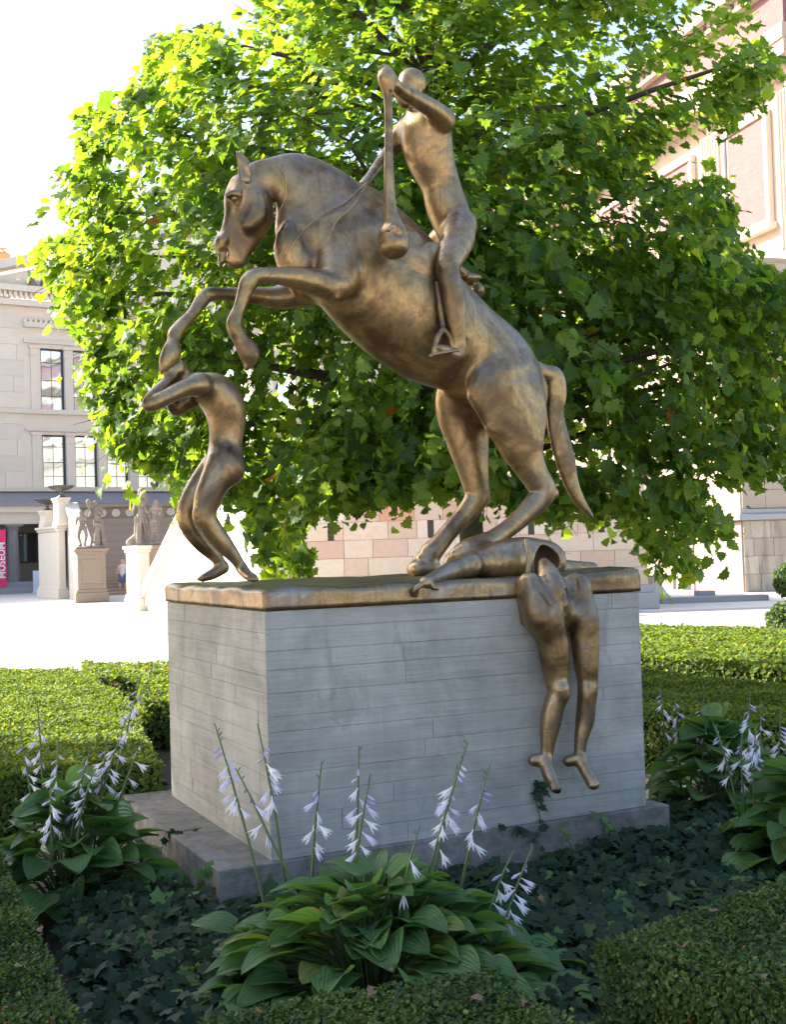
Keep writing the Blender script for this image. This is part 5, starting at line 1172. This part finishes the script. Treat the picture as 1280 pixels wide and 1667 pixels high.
# ================================================================== THE PLANE TREE
crown = [(480, -900), (430, -200), (405, 0), (330, 45), (240, 60), (235, 105), (195, 155), (120, 175), (128, 240), (85, 290), (110, 370), (45, 405), (85, 470), (95, 520), (135, 560), (130, 600), (140, 640), (150, 690), (165, 725), (195, 742), (225, 765), (262, 780), (300, 812), (400, 825), (400, 880), (440, 940), (515, 942), (490, 850), (560, 826), (640, 818), (740, 804), (800, 822), (900, 846), (1010, 846), (1060, 935), (1110, 950), (1150, 935), (1110, 880), (1200, 880), (1150, 780), (1200, 790), (1290, 770), (1500, 740), (1500, 420), (1280, 440), (1230, 420), (1195, 370), (1210, 320), (1150, 250), (1130, 300), (1060, 260), (1100, 205), (1180, 220), (1240, 160), (1265, 110), (1230, 0), (1260, -300), (1200, -900)]
def tree(base, cen, rad, nsp, label, poly=None, leaf=(.13, .23), seed=1, parts=300, nlobe=150, rlobe=(.45, .95)):
    rs = random.Random(seed); rg = np.random.default_rng(seed); cen = np.array(cen); rad = np.array(rad)
    root = empty('plane_tree', base, label, 'tree')
    L = []
    while len(L) < nlobe:
        d = rg.normal(size=3); d /= np.linalg.norm(d); p = cen+d*rad*rg.random()**.38
        if poly is not None:
            q = project(p[None]);
            if not inpoly(q, poly)[0]: continue
            if p[1] > 12.6 and rs.random() < .5: continue
        L.append((p, rg.uniform(*rlobe)))
    if poly is not None:           # boughs round the rim of the crown
        rim = [(x, y) for x, y in ((60, 410), (95, 425), (110, 455), (130, 300), (150, 240), (160, 190), (180, 330), (140, 360), (200, 150), (260, 85), (330, 80), (160, 500), (150, 580), (170, 650), (200, 720), (240, 750), (305, 770), (370, 790), (430, 800), (420, 860), (450, 905), (500, 920), (480, 860), (540, 800), (600, 790), (660, 785), (720, 770), (640, 740), (570, 740), (500, 750), (700, 710), (620, 690), (800, 790), (860, 820), (920, 825), (980, 820), (1030, 850), (1075, 900), (1120, 910), (1140, 860), (1190, 850), (1100, 830), (1220, 760), (1260, 740), (1180, 720), (1110, 770), (1200, 480), (1180, 420), (1150, 350), (1190, 320), (1190, 270), (1240, 480), (1230, 180), (1245, 110), (1200, 140), (1060, 230))]
        for x, y in rim:
            for _ in range(2 if 480 < x < 760 else 1): L.append((at(x, y, rs.uniform(10.0, 12.8)), rs.uniform(.22, .38)))
    nl0 = nlobe; nlobe = len(L); nsp = int(nsp*1.12)
    per = nsp//nlobe+1; PP = []; NN = []; TT = []; SS = []; CC = []
    twigs = MB(); tl = []
    for (c, r) in L:
        d = rg.normal(size=(per, 3)); d /= np.linalg.norm(d, axis=1, keepdims=True); p = c+d*r*(rg.random((per, 1))**.6)*1.1*np.array([1, 1, .8])
        if poly is not None: ok = inpoly(project(p), poly) & (p[:, 1] > 8.7); p = p[ok]; d = d[ok]
        for s, dd in zip(p, d):
            out = (s-cen)/np.linalg.norm(s-cen); td = out*.8+dd*.5+np.array([0, 0, -.35]); td /= np.linalg.norm(td)
            n = rs.randint(6, 9); ln = rs.uniform(.35, .6); side = np.cross(td, [0, 0, 1]); side /= np.linalg.norm(side)+1e-6
            t = np.linspace(.1, 1, n); base_ = s-td*ln*.5+td*ln*t[:, None]+np.array([0, 0, -.10])*t[:, None]**2; sg = np.where(np.arange(n) % 2, 1, -1)[:, None]
            PP.append(base_+rg.normal(size=(n, 3))*.03); TT.append(td*.6+side*sg*.9+np.array([0, 0, -.45])+rg.normal(size=(n, 3))*.35)
            NN.append(np.array([0, 0, 1.])*.7+out*.55+rg.normal(size=(n, 3))*.42); SS.append(rg.uniform(*leaf, n)*(1-.25*t)*rs.uniform(.8, 1.1)); CC.append(np.full(n, rg.normal(0, .1)))
            if rs.random() < .35: tl.append((s-td*ln*.6, s, s+td*ln*.4))
    P = np.vstack(PP); T_ = np.vstack(TT); N_ = np.vstack(NN); S_ = np.concatenate(SS); rn = np.clip(rg.normal(.42, .2, len(P))+np.concatenate(CC), 0, .96); rn[rg.random(len(P)) < .0012] = .985
    if poly is not None:
        q = project(P); edge_ok = inpoly(q, poly) | (rg.random(len(P)) < .12); P, T_, N_, S_, rn, q = (a[edge_ok] for a in (P, T_, N_, S_, rn, q))
        vis = (q[:, 0] > 0) & (q[:, 0] < 1280) & (q[:, 1] > 0) & (q[:, 1] < 1667); rank = np.where(vis, S_/P[:, 1], 0); order = np.argsort(-rank)
    else: order = np.arange(len(P))
    sel = order[:parts]; rest = order[parts:]
    h2_ = len(rest)//2; rest = rest[np.argsort(rg.random(len(rest)))]
    x, y, z = frames_from(N_, T_)
    V = []; F = []; rr = []
    for tm, ix in ((LP1, rest[:h2_]), (LP2, rest[h2_:h2_+h2_//2]), (LP3, rest[h2_+h2_//2:])):
        k = len(tm[0]); v = (P[ix][:, None]+S_[ix][:, None, None]*(tm[0][None, :, 0:1]*x[ix][:, None]+tm[0][None, :, 1:2]*y[ix][:, None]+tm[0][None, :, 2:3]*z[ix][:, None])).reshape(-1, 3)
        F.append((tm[1][None]+(np.arange(len(ix))*k)[:, None, None]).reshape(-1, 3)+sum(len(a) for a in V)); V.append(v); rr.append(np.repeat(rn[ix], k))
    me = mesh_np('crown', np.vstack(V), np.vstack(F), M['planeleaf'], False, np.concatenate(rr)); o = link('crown', me, root); o['kind'] = 'stuff'
    lm = [mesh_np('leaf', (LP1, LP2)[k % 2][0], (LP1, LP2)[k % 2][1], M['planeleaf'], False, np.full(len(LP1[0]), .1+.08*k)) for k in range(10)]
    for i in sel: place(lm[int(rn[i]*9.9)], 'leaf', root, P[i], Vector(x[i]), Vector(z[i]), float(S_[i]))
    if poly is not None:
        mb = MB(); mb.lathe(W0, 0, 0, [(.004, -.018), (.014, -.012), (.018, 0), (.014, .012), (.004, .018)], 8); mb.tube([(0, 0, .017), (.004, 0, .09)], .0015, 3); bm_ = bpy.data.meshes.new('seed_ball'); bm_.from_pydata(mb.V, [], mb.F); bm_.materials.append(M['branch'])
        for i in order[300:3600:75]: place(bm_, 'seed_ball', root, P[i]-np.array([0, .12, .05]), (1, 0, 0), (0, 0, 1), rs.uniform(.9, 1.3))
    # trunk and limbs
    b = Vector(base); top = Vector((cen[0], cen[1], cen[2]+rad[2]*.5)); r0 = .155
    mb = MB(); pts = [b+(top-b)*t+Vector((.05*math.sin(5*t), .04*math.cos(4*t), 0)) for t in np.linspace(0, 1, 14)]; mb.tube(pts, [r0*(1.25 if i == 0 else 1-.82*i/13) for i in range(14)], 14); mb.build('trunk', M['bark'], root, smooth=True)
    mb = MB()
    for i, (c, r) in enumerate(L):
        if i % 3 or (poly is not None and (i >= nl0 or c[2] < 2.6)): continue
        c = Vector(c); f = max(.36, min(.92, (c.z-b.z)/(top.z-b.z)-.12)); s = b.lerp(top, f)
        m1 = s.lerp(c, .4)+Vector((rs.uniform(-.2, .2), rs.uniform(-.2, .2), .25)); m2 = s.lerp(c, .75)+Vector((rs.uniform(-.15, .15), rs.uniform(-.15, .15), .1))
        r1 = .018+.028*rs.random(); mb.tube([s, m1, m2, c], [r1*1.4, r1, r1*.7, r1*.35], 6)
    mb.build('limbs', M['branch'], root, smooth=True)
    mb = MB()
    for a, m_, c in tl[:1500]: mb.tube([a, m_, c], [.006, .004, .002], 3)
    o = mb.build('twigs', M['branch'], root); o['kind'] = 'stuff'
    return root
tb = atz(766, 1178, 0); tb = at(766, 1180, 12.0)
tree((tb[0]+.09, 12.0, 0), (.55, 11.8, 4.6), (4.2, 2.3, 4.3), 5600, 'plane tree with dense lobed green foliage behind the bronze horse', crown, seed=3, nlobe=330, leaf=(.075, .18), rlobe=(.38, .9))
tree((-7.6, 8.3, 0), (-7.3, 8.3, 7.0), (2.7, 2.8, 4.2), 1500, 'plane tree standing left of the garden, outside the photo', None, leaf=(.22, .32), seed=5, parts=0, nlobe=80)
tree((-6.6, 4.2, 0), (-6.5, 4.2, 6.2), (2.6, 2.6, 3.6), 1200, 'second plane tree nearer the camera, left outside the photo', None, leaf=(.22, .32), seed=6, parts=0, nlobe=60)
